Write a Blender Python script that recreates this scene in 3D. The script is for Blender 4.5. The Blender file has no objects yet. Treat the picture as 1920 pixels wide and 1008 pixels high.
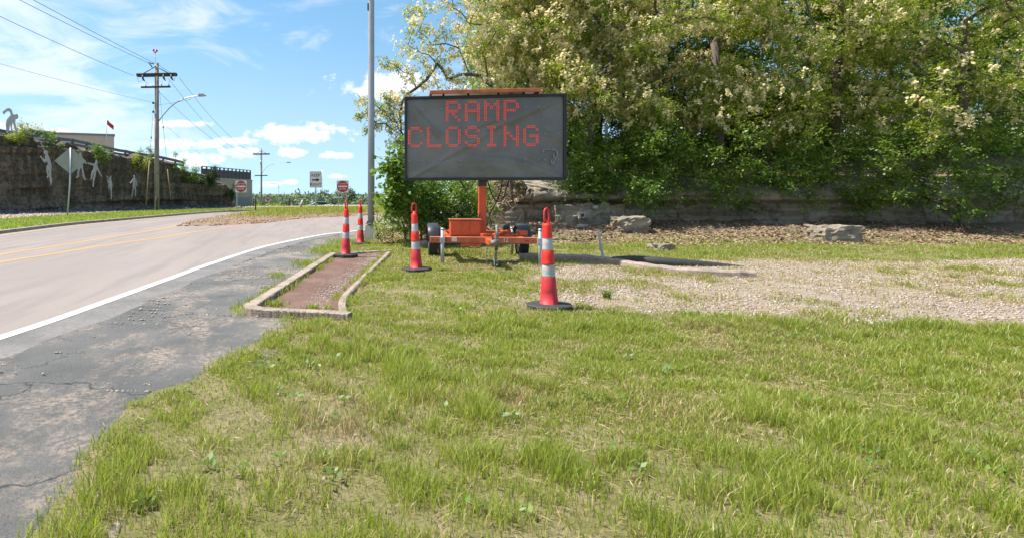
import bpy, math, random
import numpy as np
from mathutils import Vector, Matrix
R = math.radians
rng = np.random.default_rng(7)
random.seed(7)
sc = bpy.context.scene
C = sc.collection

# ------------------------------------------------------------------ camera
F = 1150.0; HC = 1.42; PX0 = 600.0; PY0 = 362.0          # focal length in photo pixels, eye height, axis
cam_d = bpy.data.cameras.new('camera'); cam = bpy.data.objects.new('camera', cam_d); C.objects.link(cam)
cam.location = (0, 0, HC); cam.rotation_euler = (R(90), 0, 0)
cam_d.sensor_fit = 'HORIZONTAL'; cam_d.sensor_width = 36; cam_d.lens = F/1920*36
cam_d.shift_x = (960-PX0)/1920; cam_d.shift_y = -(504-PY0)/1920
cam_d.clip_start = 0.05; cam_d.clip_end = 9000
sc.camera = cam

# ------------------------------------------------------------------ sun direction, sky, exposure
SUN_EL = 60.0; SUN_TO = Vector((-0.985, 0.17))            # where the sun stands, seen from above
az = math.atan2(SUN_TO.x, SUN_TO.y)                       # clockwise from +Y
sun_d = bpy.data.lights.new('sun', 'SUN'); sun = bpy.data.objects.new('sun', sun_d); C.objects.link(sun)
sun_d.energy = 5.0; sun_d.angle = R(0.53); sun_d.color = (1.0, 0.95, 0.87)
sd = Vector((math.sin(az)*math.cos(R(SUN_EL)), math.cos(az)*math.cos(R(SUN_EL)), math.sin(R(SUN_EL))))
sun.rotation_euler = sd.to_track_quat('Z', 'Y').to_euler()
sun.location = (0, 0, 30)
sc.view_settings.view_transform = 'Standard'; sc.view_settings.look = 'None'
sc.view_settings.exposure = 0.85; sc.view_settings.gamma = 1.0; sc.view_settings.use_curve_mapping = False
sc.cycles.use_denoising = True
sc.cycles.max_bounces = 8; sc.cycles.transparent_max_bounces = 8

W = bpy.data.worlds.new('World'); sc.world = W; W.use_nodes = True
nt = W.node_tree; nt.nodes.clear()
def N(nt, t, **kw):
    n = nt.nodes.new(t)
    for k, v in kw.items():
        if k.startswith('i_'):
            n.inputs[k[2:].replace('_', ' ')].default_value = v
        else: setattr(n, k, v)
    return n
def mth(nt, op, a, b=None, c=None, clamp=False):
    n = nt.nodes.new('ShaderNodeMath'); n.operation = op; n.use_clamp = clamp
    for i, v in enumerate((a, b, c)):
        if v is None: continue
        if isinstance(v, (int, float)): n.inputs[i].default_value = v
        else: nt.links.new(v, n.inputs[i])
    return n.outputs[0]
def sstep(nt, x, a, b, lo=0.0, hi=1.0):
    n = nt.nodes.new('ShaderNodeMapRange'); n.interpolation_type = 'SMOOTHSTEP'
    nt.links.new(x, n.inputs[0]); n.inputs[1].default_value = a; n.inputs[2].default_value = b
    n.inputs[3].default_value = lo; n.inputs[4].default_value = hi
    return n.outputs[0]
sky = N(nt, 'ShaderNodeTexSky', sky_type='NISHITA', sun_disc=False)
sky.sun_elevation = R(SUN_EL); sky.sun_rotation = az; sky.altitude = 150
sky.air_density = 1.0; sky.dust_density = 0.4; sky.ozone_density = 2.0
hsv = N(nt, 'ShaderNodeHueSaturation'); hsv.inputs['Saturation'].default_value = 1.1
nt.links.new(sky.outputs[0], hsv.inputs['Color'])
tc0 = N(nt, 'ShaderNodeTexCoord'); vm0 = N(nt, 'ShaderNodeVectorMath', operation='MULTIPLY_ADD'); nt.links.new(tc0.outputs['Generated'], vm0.inputs[0])
vm0.inputs[1].default_value = (1, 1, 0.85); vm0.inputs[2].default_value = (0, 0, 0.22); vm1 = N(nt, 'ShaderNodeVectorMath', operation='NORMALIZE'); nt.links.new(vm0.outputs[0], vm1.inputs[0]); nt.links.new(vm1.outputs[0], sky.inputs[0])
bg = N(nt, 'ShaderNodeBackground'); bg.inputs[1].default_value = 0.125
tint = N(nt, 'ShaderNodeMix', data_type='RGBA', blend_type='MULTIPLY'); tint.inputs[0].default_value = 1.0; tint.inputs[7].default_value = (1.08, 1.20, 1.02, 1)
nt.links.new(hsv.outputs[0], tint.inputs[6]); nt.links.new(tint.outputs[2], bg.inputs[0])
tc = N(nt, 'ShaderNodeTexCoord'); sep = N(nt, 'ShaderNodeSeparateXYZ'); nt.links.new(tc.outputs['Generated'], sep.inputs[0])
azn = mth(nt, 'ARCTAN2', sep.outputs[0], sep.outputs[1]); eln = mth(nt, 'ARCSINE', sep.outputs[2])
comb = N(nt, 'ShaderNodeCombineXYZ'); nt.links.new(azn, comb.inputs[0]); nt.links.new(eln, comb.inputs[1])
def noise(nt, vec, scale, detail=5, rough=0.55, dist=0.0):
    n = nt.nodes.new('ShaderNodeTexNoise'); n.inputs['Scale'].default_value = scale; n.inputs['Detail'].default_value = detail
    n.inputs['Roughness'].default_value = rough; n.inputs['Distortion'].default_value = dist
    if vec is not None: nt.links.new(vec, n.inputs['Vector'])
    return n.outputs['Fac']
def mapping(nt, vec, loc=(0,0,0), scale=(1,1,1), rot=(0,0,0)):
    m = nt.nodes.new('ShaderNodeMapping'); nt.links.new(vec, m.inputs[0])
    m.inputs['Location'].default_value = loc; m.inputs['Rotation'].default_value = rot; m.inputs['Scale'].default_value = scale
    return m.outputs[0]
cn = noise(nt, mapping(nt, comb.outputs[0], scale=(1, 1.6, 1)), 26, 7, 0.6)
cn2 = noise(nt, mapping(nt, comb.outputs[0], loc=(3.1, 1.7, 0)), 75, 5, 0.6)
# cumulus near the horizon: centre and half size in photo pixels turned into azimuth and elevation
clouds = [(556, 250, 104, 22), (530, 246, 50, 18), (338, 270, 78, 13), (362, 298, 62, 16), (452, 265, 44, 9), (452, 287, 46, 13), (546, 286, 34, 10), (628, 292, 38, 8),
          (735, 160, 100, 27), (690, 172, 50, 16), (544, 342, 14, 6), (612, 240, 18, 6), (505, 345, 26, 6), (50, 241, 34, 7), (110, 245, 24, 5),
          (340, 232, 60, 7), (635, 330, 24, 5), (-180, 240, 150, 30), (1500, 200, 160, 34), (1900, 260, 200, 40)]
mask = None
for (px, py, rx, ry) in clouds:
    a = math.atan2(px-PX0, F); e = math.atan2((PY0-py)*math.cos(a), F)
    v = mapping(nt, comb.outputs[0], loc=(-a*F/rx, -e*F/ry, 0), scale=(F/rx, F/ry, 1))
    ln = N(nt, 'ShaderNodeVectorMath', operation='LENGTH'); nt.links.new(v, ln.inputs[0])
    f = mth(nt, 'SUBTRACT', 1.0, ln.outputs['Value'])
    mask = f if mask is None else mth(nt, 'MAXIMUM', mask, f)
mask = mth(nt, 'MAXIMUM', mask, -2.0)
m1 = mth(nt, 'ADD', mask, mth(nt, 'MULTIPLY', mth(nt, 'SUBTRACT', cn, 0.5), 3.0))
m1 = mth(nt, 'ADD', m1, mth(nt, 'MULTIPLY', mth(nt, 'SUBTRACT', cn2, 0.5), 0.9))
cum = sstep(nt, m1, -0.22, 0.55)
# thin high cloud everywhere, thicker to the west (left)
ci = noise(nt, mapping(nt, comb.outputs[0], scale=(1.0, 2.6, 1), rot=(0, 0, R(12))), 5.0, 7, 0.62, 0.6)
west = sstep(nt, azn, -0.05, -0.5, 0.0, 0.22)
cir = sstep(nt, mth(nt, 'ADD', ci, west), 0.50, 0.82, 0.0, 0.72)
low = sstep(nt, eln, 0.30, 0.0, 0.0, 0.30)
cfac = mth(nt, 'MAXIMUM', mth(nt, 'MAXIMUM', cum, cir), low)
cfac = mth(nt, 'MULTIPLY', cfac, sstep(nt, eln, -0.01, 0.004))
shade = sstep(nt, m1, 0.3, 1.2, 0.86, 1.0)
ccol = N(nt, 'ShaderNodeMix', data_type='RGBA'); nt.links.new(shade, ccol.inputs[0])
ccol.inputs[6].default_value = (0.62, 0.82, 1.0, 1); ccol.inputs[7].default_value = (0.97, 0.98, 1.0, 1)
bg2 = N(nt, 'ShaderNodeBackground'); bg2.inputs[1].default_value = 0.66; nt.links.new(ccol.outputs[2], bg2.inputs[0])
mixs = N(nt, 'ShaderNodeMixShader'); nt.links.new(cfac, mixs.inputs[0]); nt.links.new(bg.outputs[0], mixs.inputs[1]); nt.links.new(bg2.outputs[0], mixs.inputs[2])
wo = N(nt, 'ShaderNodeOutputWorld'); nt.links.new(mixs.outputs[0], wo.inputs[0])

# ------------------------------------------------------------------ helpers
def P(px, py, z): return Vector(((px-PX0)/F*z, z, HC-(py-PY0)/F*z))
def G(px, py):
    z = F*HC/(py-PY0); return Vector(((px-PX0)/F*z, z, 0.0))
def tag(o, label=None, cat=None, group=None, kind=None):
    if label: o['label'] = label
    if cat: o['category'] = cat
    if group: o['group'] = group
    if kind: o['kind'] = kind
    return o
def empty(name, loc=(0, 0, 0), rz=0.0, label=None, cat=None, group=None):
    o = bpy.data.objects.new(name, None); C.objects.link(o); o.location = loc; o.rotation_euler = (0, 0, rz)
    o.empty_display_size = 0.2
    return tag(o, label, cat, group)
def mesh_np(name, V, Fc, mat, parent=None, smooth=False):
    """V (n,3); Fc (m,k) all faces of k corners"""
    V = np.asarray(V, dtype=np.float32); Fc = np.asarray(Fc, dtype=np.int32)
    me = bpy.data.meshes.new(name); k = Fc.shape[1]; m = Fc.shape[0]
    me.vertices.add(len(V)); me.vertices.foreach_set('co', V.ravel())
    me.loops.add(m*k); me.loops.foreach_set('vertex_index', Fc.ravel())
    me.polygons.add(m); me.polygons.foreach_set('loop_start', np.arange(0, m*k, k, dtype=np.int32))
    me.polygons.foreach_set('loop_total', np.full(m, k, dtype=np.int32))
    if smooth: me.polygons.foreach_set('use_smooth', np.ones(m, dtype=bool))
    me.update(calc_edges=True); me.validate()
    if mat: me.materials.append(mat)
    o = bpy.data.objects.new(name, me); C.objects.link(o)
    if parent: o.parent = parent
    return o
class MB:
    def __init__(s): s.v = []; s.f = []; s.sm = []
    def add(s, vs, fs, smooth=False):
        b = len(s.v); s.v += [tuple(v) for v in vs]; s.f += [tuple(i+b for i in f) for f in fs]; s.sm += [smooth]*len(fs); return s
    def box(s, x0, x1, y0, y1, z0, z1, M=None, bev=0.0):
        if bev > 0:
            b = bev
            def ring(z, i): return [(x0+i, y0, z), (x1-i, y0, z), (x1, y0+i, z), (x1, y1-i, z), (x1-i, y1, z), (x0+i, y1, z), (x0, y1-i, z), (x0, y0+i, z)]
            def ring2(z): return [(x0+2*b, y0+b, z), (x1-2*b, y0+b, z), (x1-b, y0+2*b, z), (x1-b, y1-2*b, z), (x1-2*b, y1-b, z), (x0+2*b, y1-b, z), (x0+b, y1-2*b, z), (x0+b, y0+2*b, z)]
            rs = [ring2(z0), ring(z0+b, b), ring(z1-b, b), ring2(z1)]
            vs = [v for r in rs for v in r]; fs = []
            for k in range(3):
                for i in range(8):
                    j = (i+1) % 8; fs.append((k*8+i, k*8+j, k*8+8+j, k*8+8+i))
            fs.append(tuple(range(7, -1, -1))); fs.append(tuple(range(24, 32)))
        else:
            vs = [(x0,y0,z0),(x1,y0,z0),(x1,y1,z0),(x0,y1,z0),(x0,y0,z1),(x1,y0,z1),(x1,y1,z1),(x0,y1,z1)]
            fs = [(3,2,1,0),(4,5,6,7),(0,1,5,4),(1,2,6,5),(2,3,7,6),(3,0,4,7)]
        if M is not None: vs = [M @ Vector(v) for v in vs]
        return s.add(vs, fs)
    def tube(s, pts, rad, n=8, caps=True, smooth=True):
        pts = [Vector(p) for p in pts]
        if isinstance(rad, (int, float)): rad = [rad]*len(pts)
        vs = []; prev = None
        for i, p in enumerate(pts):
            t = (pts[min(i+1, len(pts)-1)]-pts[max(i-1, 0)])
            if t.length < 1e-9: t = Vector((0, 0, 1))
            t.normalize()
            if prev is None:
                a = Vector((0, 0, 1)) if abs(t.z) < 0.9 else Vector((1, 0, 0))
                u = t.cross(a).normalized()
            else:
                u = (prev - t*prev.dot(t)).normalized()
            prev = u; w = t.cross(u)
            for k in range(n):
                an = 2*math.pi*k/n; vs.append(p+(u*math.cos(an)+w*math.sin(an))*rad[i])
        fs = []
        for i in range(len(pts)-1):
            for k in range(n):
                j = (k+1) % n; fs.append((i*n+k, i*n+j, (i+1)*n+j, (i+1)*n+k))
        s.add(vs, fs, smooth)
        if caps:
            b = len(s.v)-len(vs); s.f += [tuple(b+k for k in range(n-1, -1, -1)), tuple(b+(len(pts)-1)*n+k for k in range(n))]; s.sm += [False, False]
        return s
    def lathe(s, prof, n=24, c=(0, 0, 0), M=None, smooth=True):
        vs = []
        for r, z in prof:
            for k in range(n):
                an = 2*math.pi*k/n; vs.append(Vector((c[0]+r*math.cos(an), c[1]+r*math.sin(an), c[2]+z)))
        fs = []
        for i in range(len(prof)-1):
            for k in range(n):
                j = (k+1) % n; fs.append((i*n+k, i*n+j, (i+1)*n+j, (i+1)*n+k))
        if M is not None: vs = [M @ v for v in vs]
        return s.add(vs, fs, smooth)
    def prism(s, poly, y0, y1, M=None, plane='xz'):
        """poly of (a,b) counter-clockwise; extruded along the third axis"""
        n = len(poly)
        if plane == 'xz': vs = [(a, y0, b) for a, b in poly]+[(a, y1, b) for a, b in poly]
        elif plane == 'yz': vs = [(y0, a, b) for a, b in poly]+[(y1, a, b) for a, b in poly]
        else: vs = [(a, b, y0) for a, b in poly]+[(a, b, y1) for a, b in poly]
        fs = [tuple(range(n)), tuple(range(2*n-1, n-1, -1))]
        for i in range(n): j = (i+1) % n; fs.append((j, i, n+i, n+j))
        if M is not None: vs = [M @ Vector(v) for v in vs]
        return s.add(vs, fs)
    def build(s, name, mat, parent=None, off=None):
        me = bpy.data.meshes.new(name)
        vs = s.v if off is None else [(v[0]-off[0], v[1]-off[1], v[2]-off[2]) for v in s.v]
        me.from_pydata(vs, [], s.f); me.update()
        for p, q in zip(me.polygons, s.sm): p.use_smooth = q
        if mat: me.materials.append(mat)
        o = bpy.data.objects.new(name, me); C.objects.link(o)
        if parent is not None: o.parent = parent
        return o
def copy_tree(o, parent=None):
    c = o.copy(); C.objects.link(c); c.parent = parent
    for ch in [x for x in o.children]: copy_tree(ch, c)
    return c
def text_mesh(name, txt, size, mat, parent, M, extrude=0.002, align='CENTER', sx=1.0):
    cu = bpy.data.curves.new(name, 'FONT'); cu.body = txt; cu.size = size; cu.extrude = extrude; cu.align_x = align; cu.align_y = 'CENTER'
    cu.resolution_u = 2; cu.offset = size*0.012
    t = bpy.data.objects.new(name, cu); C.objects.link(t)
    dg = bpy.context.evaluated_depsgraph_get(); me = bpy.data.meshes.new_from_object(t.evaluated_get(dg))
    bpy.data.objects.remove(t); bpy.data.curves.remove(cu)
    me.transform(Matrix.Diagonal((sx, 1, 1, 1))); me.transform(M); me.materials.clear(); me.materials.append(mat)
    o = bpy.data.objects.new(name, me); C.objects.link(o); o.parent = parent
    return o
# --- value noise for shaping meshes
_perm = rng.random((64, 64, 64)).astype(np.float32)
def vnoise(x, y, z=0.0):
    x = np.asarray(x, float); y = np.asarray(y, float); z = np.broadcast_to(np.asarray(z, float), x.shape)
    xi = np.floor(x).astype(int); yi = np.floor(y).astype(int); zi = np.floor(z).astype(int)
    fx = x-xi; fy = y-yi; fz = z-zi
    fx = fx*fx*(3-2*fx); fy = fy*fy*(3-2*fy); fz = fz*fz*(3-2*fz)
    def g(a, b, c): return _perm[(xi+a) % 64, (yi+b) % 64, (zi+c) % 64]
    a = g(0,0,0)*(1-fx)+g(1,0,0)*fx; b = g(0,1,0)*(1-fx)+g(1,1,0)*fx
    c = g(0,0,1)*(1-fx)+g(1,0,1)*fx; d = g(0,1,1)*(1-fx)+g(1,1,1)*fx
    return (a*(1-fy)+b*fy)*(1-fz)+(c*(1-fy)+d*fy)*fz
def fbm(x, y, z=0.0, o=4):
    t = 0; a = 0.5; s = 1.0
    for k in range(o): t = t+a*vnoise(np.asarray(x)*s+k*7.3, np.asarray(y)*s+k*3.1, np.asarray(z)*s+k*1.7); a *= 0.5; s *= 2.03
    return t
def smst(x, a, b):
    t = np.clip((np.asarray(x, float)-a)/(b-a), 0, 1); return t*t*(3-2*t)
def in_poly(x, y, poly):
    x = np.asarray(x); y = np.asarray(y); r = np.zeros(x.shape, bool); n = len(poly)
    for i in range(n):
        x0, y0 = poly[i]; x1, y1 = poly[(i+1) % n]
        if y0 == y1: continue
        c = ((y0 > y) != (y1 > y)) & (x < (x1-x0)*(y-y0)/(y1-y0)+x0)
        r ^= c
    return r
def poly_dist(x, y, poly):
    """signed distance, positive inside"""
    x = np.asarray(x, float); y = np.asarray(y, float); d = np.full(x.shape, 1e9); n = len(poly)
    for i in range(n):
        ax, ay = poly[i]; bx, by = poly[(i+1) % n]; dx = bx-ax; dy = by-ay; L = dx*dx+dy*dy+1e-12
        t = np.clip(((x-ax)*dx+(y-ay)*dy)/L, 0, 1); d = np.minimum(d, np.hypot(x-ax-t*dx, y-ay-t*dy))
    return np.where(in_poly(x, y, poly), d, -d)
def resample(pts, n):
    """smooth curve through the points (Catmull-Rom), n samples by arc length"""
    p = np.array(pts, float); q = []
    pe = np.vstack([2*p[0]-p[1], p, 2*p[-1]-p[-2]])
    for i in range(len(p)-1):
        a, b, c, d = pe[i:i+4]
        for t in np.linspace(0, 1, 24, endpoint=False):
            q.append(0.5*((2*b)+(c-a)*t+(2*a-5*b+4*c-d)*t*t+(-a+3*b-3*c+d)*t**3))
    q.append(p[-1]); q = np.array(q)
    s = np.concatenate([[0], np.cumsum(np.hypot(*np.diff(q[:, :2], axis=0).T))])
    u = np.linspace(0, s[-1], n)
    return np.stack([np.interp(u, s, q[:, k]) for k in range(q.shape[1])], 1)
def offset_curve(q, d):
    t = np.gradient(q[:, :2], axis=0); t /= np.linalg.norm(t, axis=1)[:, None]
    return q[:, :2]+np.stack([t[:, 1], -t[:, 0]], 1)*d        # positive = right of travel

# ------------------------------------------------------------------ materials
def new_mat(name):
    m = bpy.data.materials.new(name); m.use_nodes = True; nt = m.node_tree
    return m, nt, nt.nodes['Principled BSDF'], nt.nodes['Material Output']
def mixc(nt, fac, a, b):
    n = nt.nodes.new('ShaderNodeMix'); n.data_type = 'RGBA'
    for s, v in ((0, fac), (6, a), (7, b)):
        if isinstance(v, (int, float)): n.inputs[s].default_value = v
        elif isinstance(v, tuple): n.inputs[s].default_value = (*v, 1)
        else: nt.links.new(v, n.inputs[s])
    return n.outputs[2]
def bump(nt, bsdf, h, strength, dist):
    b = nt.nodes.new('ShaderNodeBump'); b.inputs['Strength'].default_value = strength; b.inputs['Distance'].default_value = dist
    nt.links.new(h, b.inputs['Height']); nt.links.new(b.outputs[0], bsdf.inputs['Normal'])
def coords(nt, kind='Object'): return nt.nodes.new('ShaderNodeTexCoord').outputs[kind]
def simple(name, c, rough=0.55, metal=0.0, c2=None, scale=6.0, thr=(0.4, 0.7), bmp=0.0, bscale=40, spec=0.5, world=False, fine=0.0):
    m, nt, b, o = new_mat(name); b.inputs['Roughness'].default_value = rough; b.inputs['Metallic'].default_value = metal
    b.inputs['Specular IOR Level'].default_value = spec
    if world: v = nt.nodes.new('ShaderNodeNewGeometry').outputs['Position']
    else: v = coords(nt)
    if c2 is None: c2 = tuple(x*0.8 for x in c)
    col = mixc(nt, sstep(nt, noise(nt, v, scale, 6, 0.6), *thr), c, c2)
    if fine > 0:
        col = mixc(nt, sstep(nt, noise(nt, v, scale*14, 3, 0.6), 0.35, 0.7, 0, fine), col, tuple(x*0.35 for x in c2))
    nt.links.new(col, b.inputs['Base Color'])
    if bmp > 0: bump(nt, b, noise(nt, v, bscale, 4, 0.6), bmp, 0.02)
    return m
def leafy(name, cols, trans=0.35, rough=0.5):
    """colour varies per leaf (mesh island); thin leaf lets light through"""
    m, nt, b, o = new_mat(name); nt.nodes.remove(b)
    g = nt.nodes.new('ShaderNodeNewGeometry'); r = nt.nodes.new('ShaderNodeValToRGB'); r.color_ramp.interpolation = 'LINEAR'
    e = r.color_ramp.elements
    for i, c in enumerate(cols):
        p = i/max(1, len(cols)-1)
        if i < 2: el = e[i]; el.position = p
        else: el = e.new(p)
        el.color = (*c, 1)
    nt.links.new(g.outputs['Random Per Island'], r.inputs[0])
    big = mixc(nt, sstep(nt, noise(nt, g.outputs['Position'], 0.9, 3, 0.6), 0.35, 0.7, 0, 0.35), r.outputs[0], cols[0])
    d = nt.nodes.new('ShaderNodeBsdfDiffuse'); t = nt.nodes.new('ShaderNodeBsdfTranslucent'); gl = nt.nodes.new('ShaderNodeBsdfGlossy'); gl.inputs['Roughness'].default_value = rough
    gl.inputs['Color'].default_value = (0.9, 0.95, 1, 1)
    nt.links.new(big, d.inputs[0]); nt.links.new(big, t.inputs[0])
    mx = nt.nodes.new('ShaderNodeMixShader'); mx.inputs[0].default_value = trans
    nt.links.new(d.outputs[0], mx.inputs[1]); nt.links.new(t.outputs[0], mx.inputs[2])
    m2 = nt.nodes.new('ShaderNodeMixShader'); m2.inputs[0].default_value = 0.04
    nt.links.new(mx.outputs[0], m2.inputs[1]); nt.links.new(gl.outputs[0], m2.inputs[2]); nt.links.new(m2.outputs[0], o.inputs[0])
    return m
def island_mat(name, cols, rough=0.8):
    m, nt, b, o = new_mat(name); b.inputs['Roughness'].default_value = rough
    g = nt.nodes.new('ShaderNodeNewGeometry'); r = nt.nodes.new('ShaderNodeValToRGB'); e = r.color_ramp.elements
    for i, c in enumerate(cols):
        p = i/max(1, len(cols)-1)
        if i < 2: el = e[i]; el.position = p
        else: el = e.new(p)
        el.color = (*c, 1)
    nt.links.new(g.outputs['Random Per Island'], r.inputs[0]); nt.links.new(r.outputs[0], b.inputs['Base Color'])
    return m

def road_mat():
    m, nt, b, o = new_mat('road_surface'); b.inputs['Roughness'].default_value = 0.85
    v = nt.nodes.new('ShaderNodeNewGeometry').outputs['Position']
    base = mixc(nt, sstep(nt, noise(nt, mapping(nt, v, scale=(0.5, 0.12, 1), rot=(0, 0, R(-8))), 1.0, 6, 0.6), 0.35, 0.65), (0.245, 0.204, 0.184), (0.212, 0.177, 0.160))
    base = mixc(nt, sstep(nt, noise(nt, mapping(nt, v, scale=(2.2, 0.22, 1), rot=(0, 0, R(-8))), 1.3, 4, 0.6), 0.45, 0.68, 0, 0.6), base, (0.17, 0.145, 0.135))
    base = mixc(nt, sstep(nt, noise(nt, v, 70, 3, 0.7), 0.5, 0.75, 0, 0.55), base, (0.15, 0.125, 0.115))
    base = mixc(nt, sstep(nt, noise(nt, v, 95, 2, 0.7), 0.55, 0.75, 0, 0.6), base, (0.40, 0.34, 0.31))
    cr = nt.nodes.new('ShaderNodeTexVoronoi'); cr.feature = 'DISTANCE_TO_EDGE'; cr.inputs['Scale'].default_value = 0.16
    nv = nt.nodes.new('ShaderNodeVectorMath'); nv.operation = 'ADD'
    nn = nt.nodes.new('ShaderNodeTexNoise'); nn.inputs['Scale'].default_value = 1.3; nn.inputs['Detail'].default_value = 5; nt.links.new(v, nn.inputs['Vector'])
    sc_ = nt.nodes.new('ShaderNodeVectorMath'); sc_.operation = 'SCALE'; sc_.inputs['Scale'].default_value = 1.6; nt.links.new(nn.outputs['Color'], sc_.inputs[0])
    nt.links.new(v, nv.inputs[0]); nt.links.new(sc_.outputs[0], nv.inputs[1]); nt.links.new(nv.outputs[0], cr.inputs['Vector'])
    base = mixc(nt, sstep(nt, cr.outputs['Distance'], 0.0015, 0.0005, 0, 0.35), base, (0.14, 0.12, 0.11))
    nt.links.new(base, b.inputs['Base Color']); bump(nt, b, noise(nt, v, 110, 3, 0.7), 0.35, 0.01)
    return m
def asphalt_mat():
    m, nt, b, o = new_mat('old_asphalt'); b.inputs['Roughness'].default_value = 0.9
    v = nt.nodes.new('ShaderNodeNewGeometry').outputs['Position']
    base = mixc(nt, sstep(nt, noise(nt, v, 1.1, 6, 0.6), 0.35, 0.65), (0.10, 0.10, 0.099), (0.15, 0.146, 0.14))
    sandy = mth(nt, 'MULTIPLY', sstep(nt, noise(nt, mapping(nt, v, loc=(4, 2, 0), scale=(1.2, 0.7, 1)), 1.1, 7, 0.72), 0.46, 0.62), sstep(nt, noise(nt, v, 22, 5, 0.75), 0.40, 0.58))
    base = mixc(nt, sandy, base, (0.36, 0.285, 0.225))
    base = mixc(nt, sstep(nt, noise(nt, v, 60, 3, 0.7), 0.52, 0.72, 0, 0.7), base, (0.07, 0.07, 0.07))
    base = mixc(nt, sstep(nt, noise(nt, v, 85, 2, 0.7), 0.56, 0.75, 0, 0.7), base, (0.26, 0.24, 0.22))
    cr = nt.nodes.new('ShaderNodeTexVoronoi'); cr.feature = 'DISTANCE_TO_EDGE'; cr.inputs['Scale'].default_value = 0.75
    nn = nt.nodes.new('ShaderNodeTexNoise'); nn.inputs['Scale'].default_value = 2.2; nn.inputs['Detail'].default_value = 6; nt.links.new(v, nn.inputs['Vector'])
    s1 = nt.nodes.new('ShaderNodeVectorMath'); s1.operation = 'MULTIPLY_ADD'; nt.links.new(nn.outputs['Color'], s1.inputs[0]); s1.inputs[1].default_value = (.9, .9, .9); nt.links.new(v, s1.inputs[2]); nt.links.new(s1.outputs[0], cr.inputs['Vector'])
    base = mixc(nt, mth(nt, 'MULTIPLY', sstep(nt, cr.outputs['Distance'], 0.014, 0.004, 0, 0.85), sstep(nt, noise(nt, v, .8, 3, .5), .42, .58)), base, (0.03, 0.03, 0.03))
    nt.links.new(base, b.inputs['Base Color']); bump(nt, b, noise(nt, v, 60, 5, 0.75), 0.9, 0.03)
    return m
def lawn_mat():
    """soil under the grass; attribute 'gravel' carries where the stone dust lies"""
    m, nt, b, o = new_mat('lawn_soil'); b.inputs['Roughness'].default_value = 0.95
    v = nt.nodes.new('ShaderNodeNewGeometry').outputs['Position']
    at = nt.nodes.new('ShaderNodeAttribute'); at.attribute_name = 'gravel'
    soil = mixc(nt, sstep(nt, noise(nt, v, 2.2, 6, 0.65), 0.4, 0.65), (0.16, 0.15, 0.045), (0.26, 0.21, 0.11))
    soil = mixc(nt, sstep(nt, noise(nt, v, 45, 4, 0.7), 0.45, 0.7, 0, 0.7), soil, (0.07, 0.06, 0.03))
    gr = mixc(nt, sstep(nt, noise(nt, v, 55, 4, 0.7), 0.4, 0.65), (0.36, 0.29, 0.235), (0.21, 0.165, 0.13))
    col = mixc(nt, at.outputs['Fac'], soil, gr)
    nt.links.new(col, b.inputs['Base Color']); bump(nt, b, noise(nt, v, 40, 5, 0.75), 0.8, 0.03)
    return m
def cliff_mat():
    m, nt, b, o = new_mat('stained_limestone'); b.inputs['Roughness'].default_value = 0.92
    v = nt.nodes.new('ShaderNodeNewGeometry').outputs['Position']
    st = noise(nt, mapping(nt, v, scale=(1.0, 1.0, 0.13)), 2.0, 7, 0.7)          # vertical water stains
    ly = noise(nt, mapping(nt, v, scale=(0.12, 0.12, 3.2)), 1.0, 6, 0.6)          # beds
    col = mixc(nt, sstep(nt, ly, 0.3, 0.7), (0.31, 0.235, 0.155), (0.43, 0.335, 0.235))
    col = mixc(nt, sstep(nt, st, 0.36, 0.58, 0, 0.9), col, (0.115, 0.09, 0.062))
    col = mixc(nt, sstep(nt, noise(nt, v, 2.6, 6, 0.7), 0.5, 0.72, 0, 0.65), col, (0.36, 0.27, 0.19))
    col = mixc(nt, sstep(nt, noise(nt, v, 5.0, 6, 0.7), 0.50, 0.66, 0, 0.8), col, (0.04, 0.031, 0.025))
    nt.links.new(col, b.inputs['Base Color']); bump(nt, b, noise(nt, mapping(nt, v, scale=(1, 1, 2.5)), 4, 8, 0.75), 1.0, 0.45)
    return m
mt = {}
mt['road'] = road_mat(); mt['asphalt'] = asphalt_mat(); mt['lawn'] = lawn_mat(); mt['cliff'] = cliff_mat()
mt['gutter'] = simple('gutter_concrete', (0.185, 0.172, 0.165), 0.9, c2=(0.125, 0.118, 0.114), scale=1.4, bmp=0.3, bscale=80, world=True, fine=0.35)
mt['kerb'] = simple('kerb_concrete', (0.36, 0.285, 0.225), 0.92, c2=(0.23, 0.185, 0.15), scale=3.5, bmp=0.6, bscale=45, world=True, fine=0.3)
mt['white_paint'] = simple('white_road_paint', (0.62, 0.60, 0.57), 0.7, c2=(0.38, 0.36, 0.335), scale=7, thr=(0.5, 0.72), fine=0.25, world=True)
mt['yellow_paint'] = simple('yellow_road_paint', (0.55, 0.265, 0.075), 0.7, c2=(0.40, 0.225, 0.10), scale=4, thr=(0.5, 0.8), world=True)
mt['rust_bed'] = simple('brown_stone_dust', (0.135, 0.072, 0.052), 0.95, c2=(0.20, 0.118, 0.09), scale=1.6, bmp=0.5, bscale=60, world=True, fine=0.5)
mt['far_ground'] = simple('far_ground', (0.10, 0.13, 0.04), 0.95, c2=(0.16, 0.15, 0.06), scale=0.05, world=True)
mt['verge'] = simple('verge_turf', (0.10, 0.16, 0.03), 0.95, c2=(0.15, 0.18, 0.045), scale=0.8, bmp=0.6, bscale=20, world=True)
mt['gravel_strip'] = simple('pale_gravel_strip', (0.44, 0.35, 0.255), 0.95, c2=(0.32, 0.25, 0.18), scale=3, bmp=0.8, bscale=18, world=True, fine=0.4)
mt['dirt'] = simple('dry_dirt', (0.30, 0.19, 0.125), 0.95, c2=(0.20, 0.13, 0.085), scale=1.2, bmp=0.8, bscale=14, world=True, fine=0.4)
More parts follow.
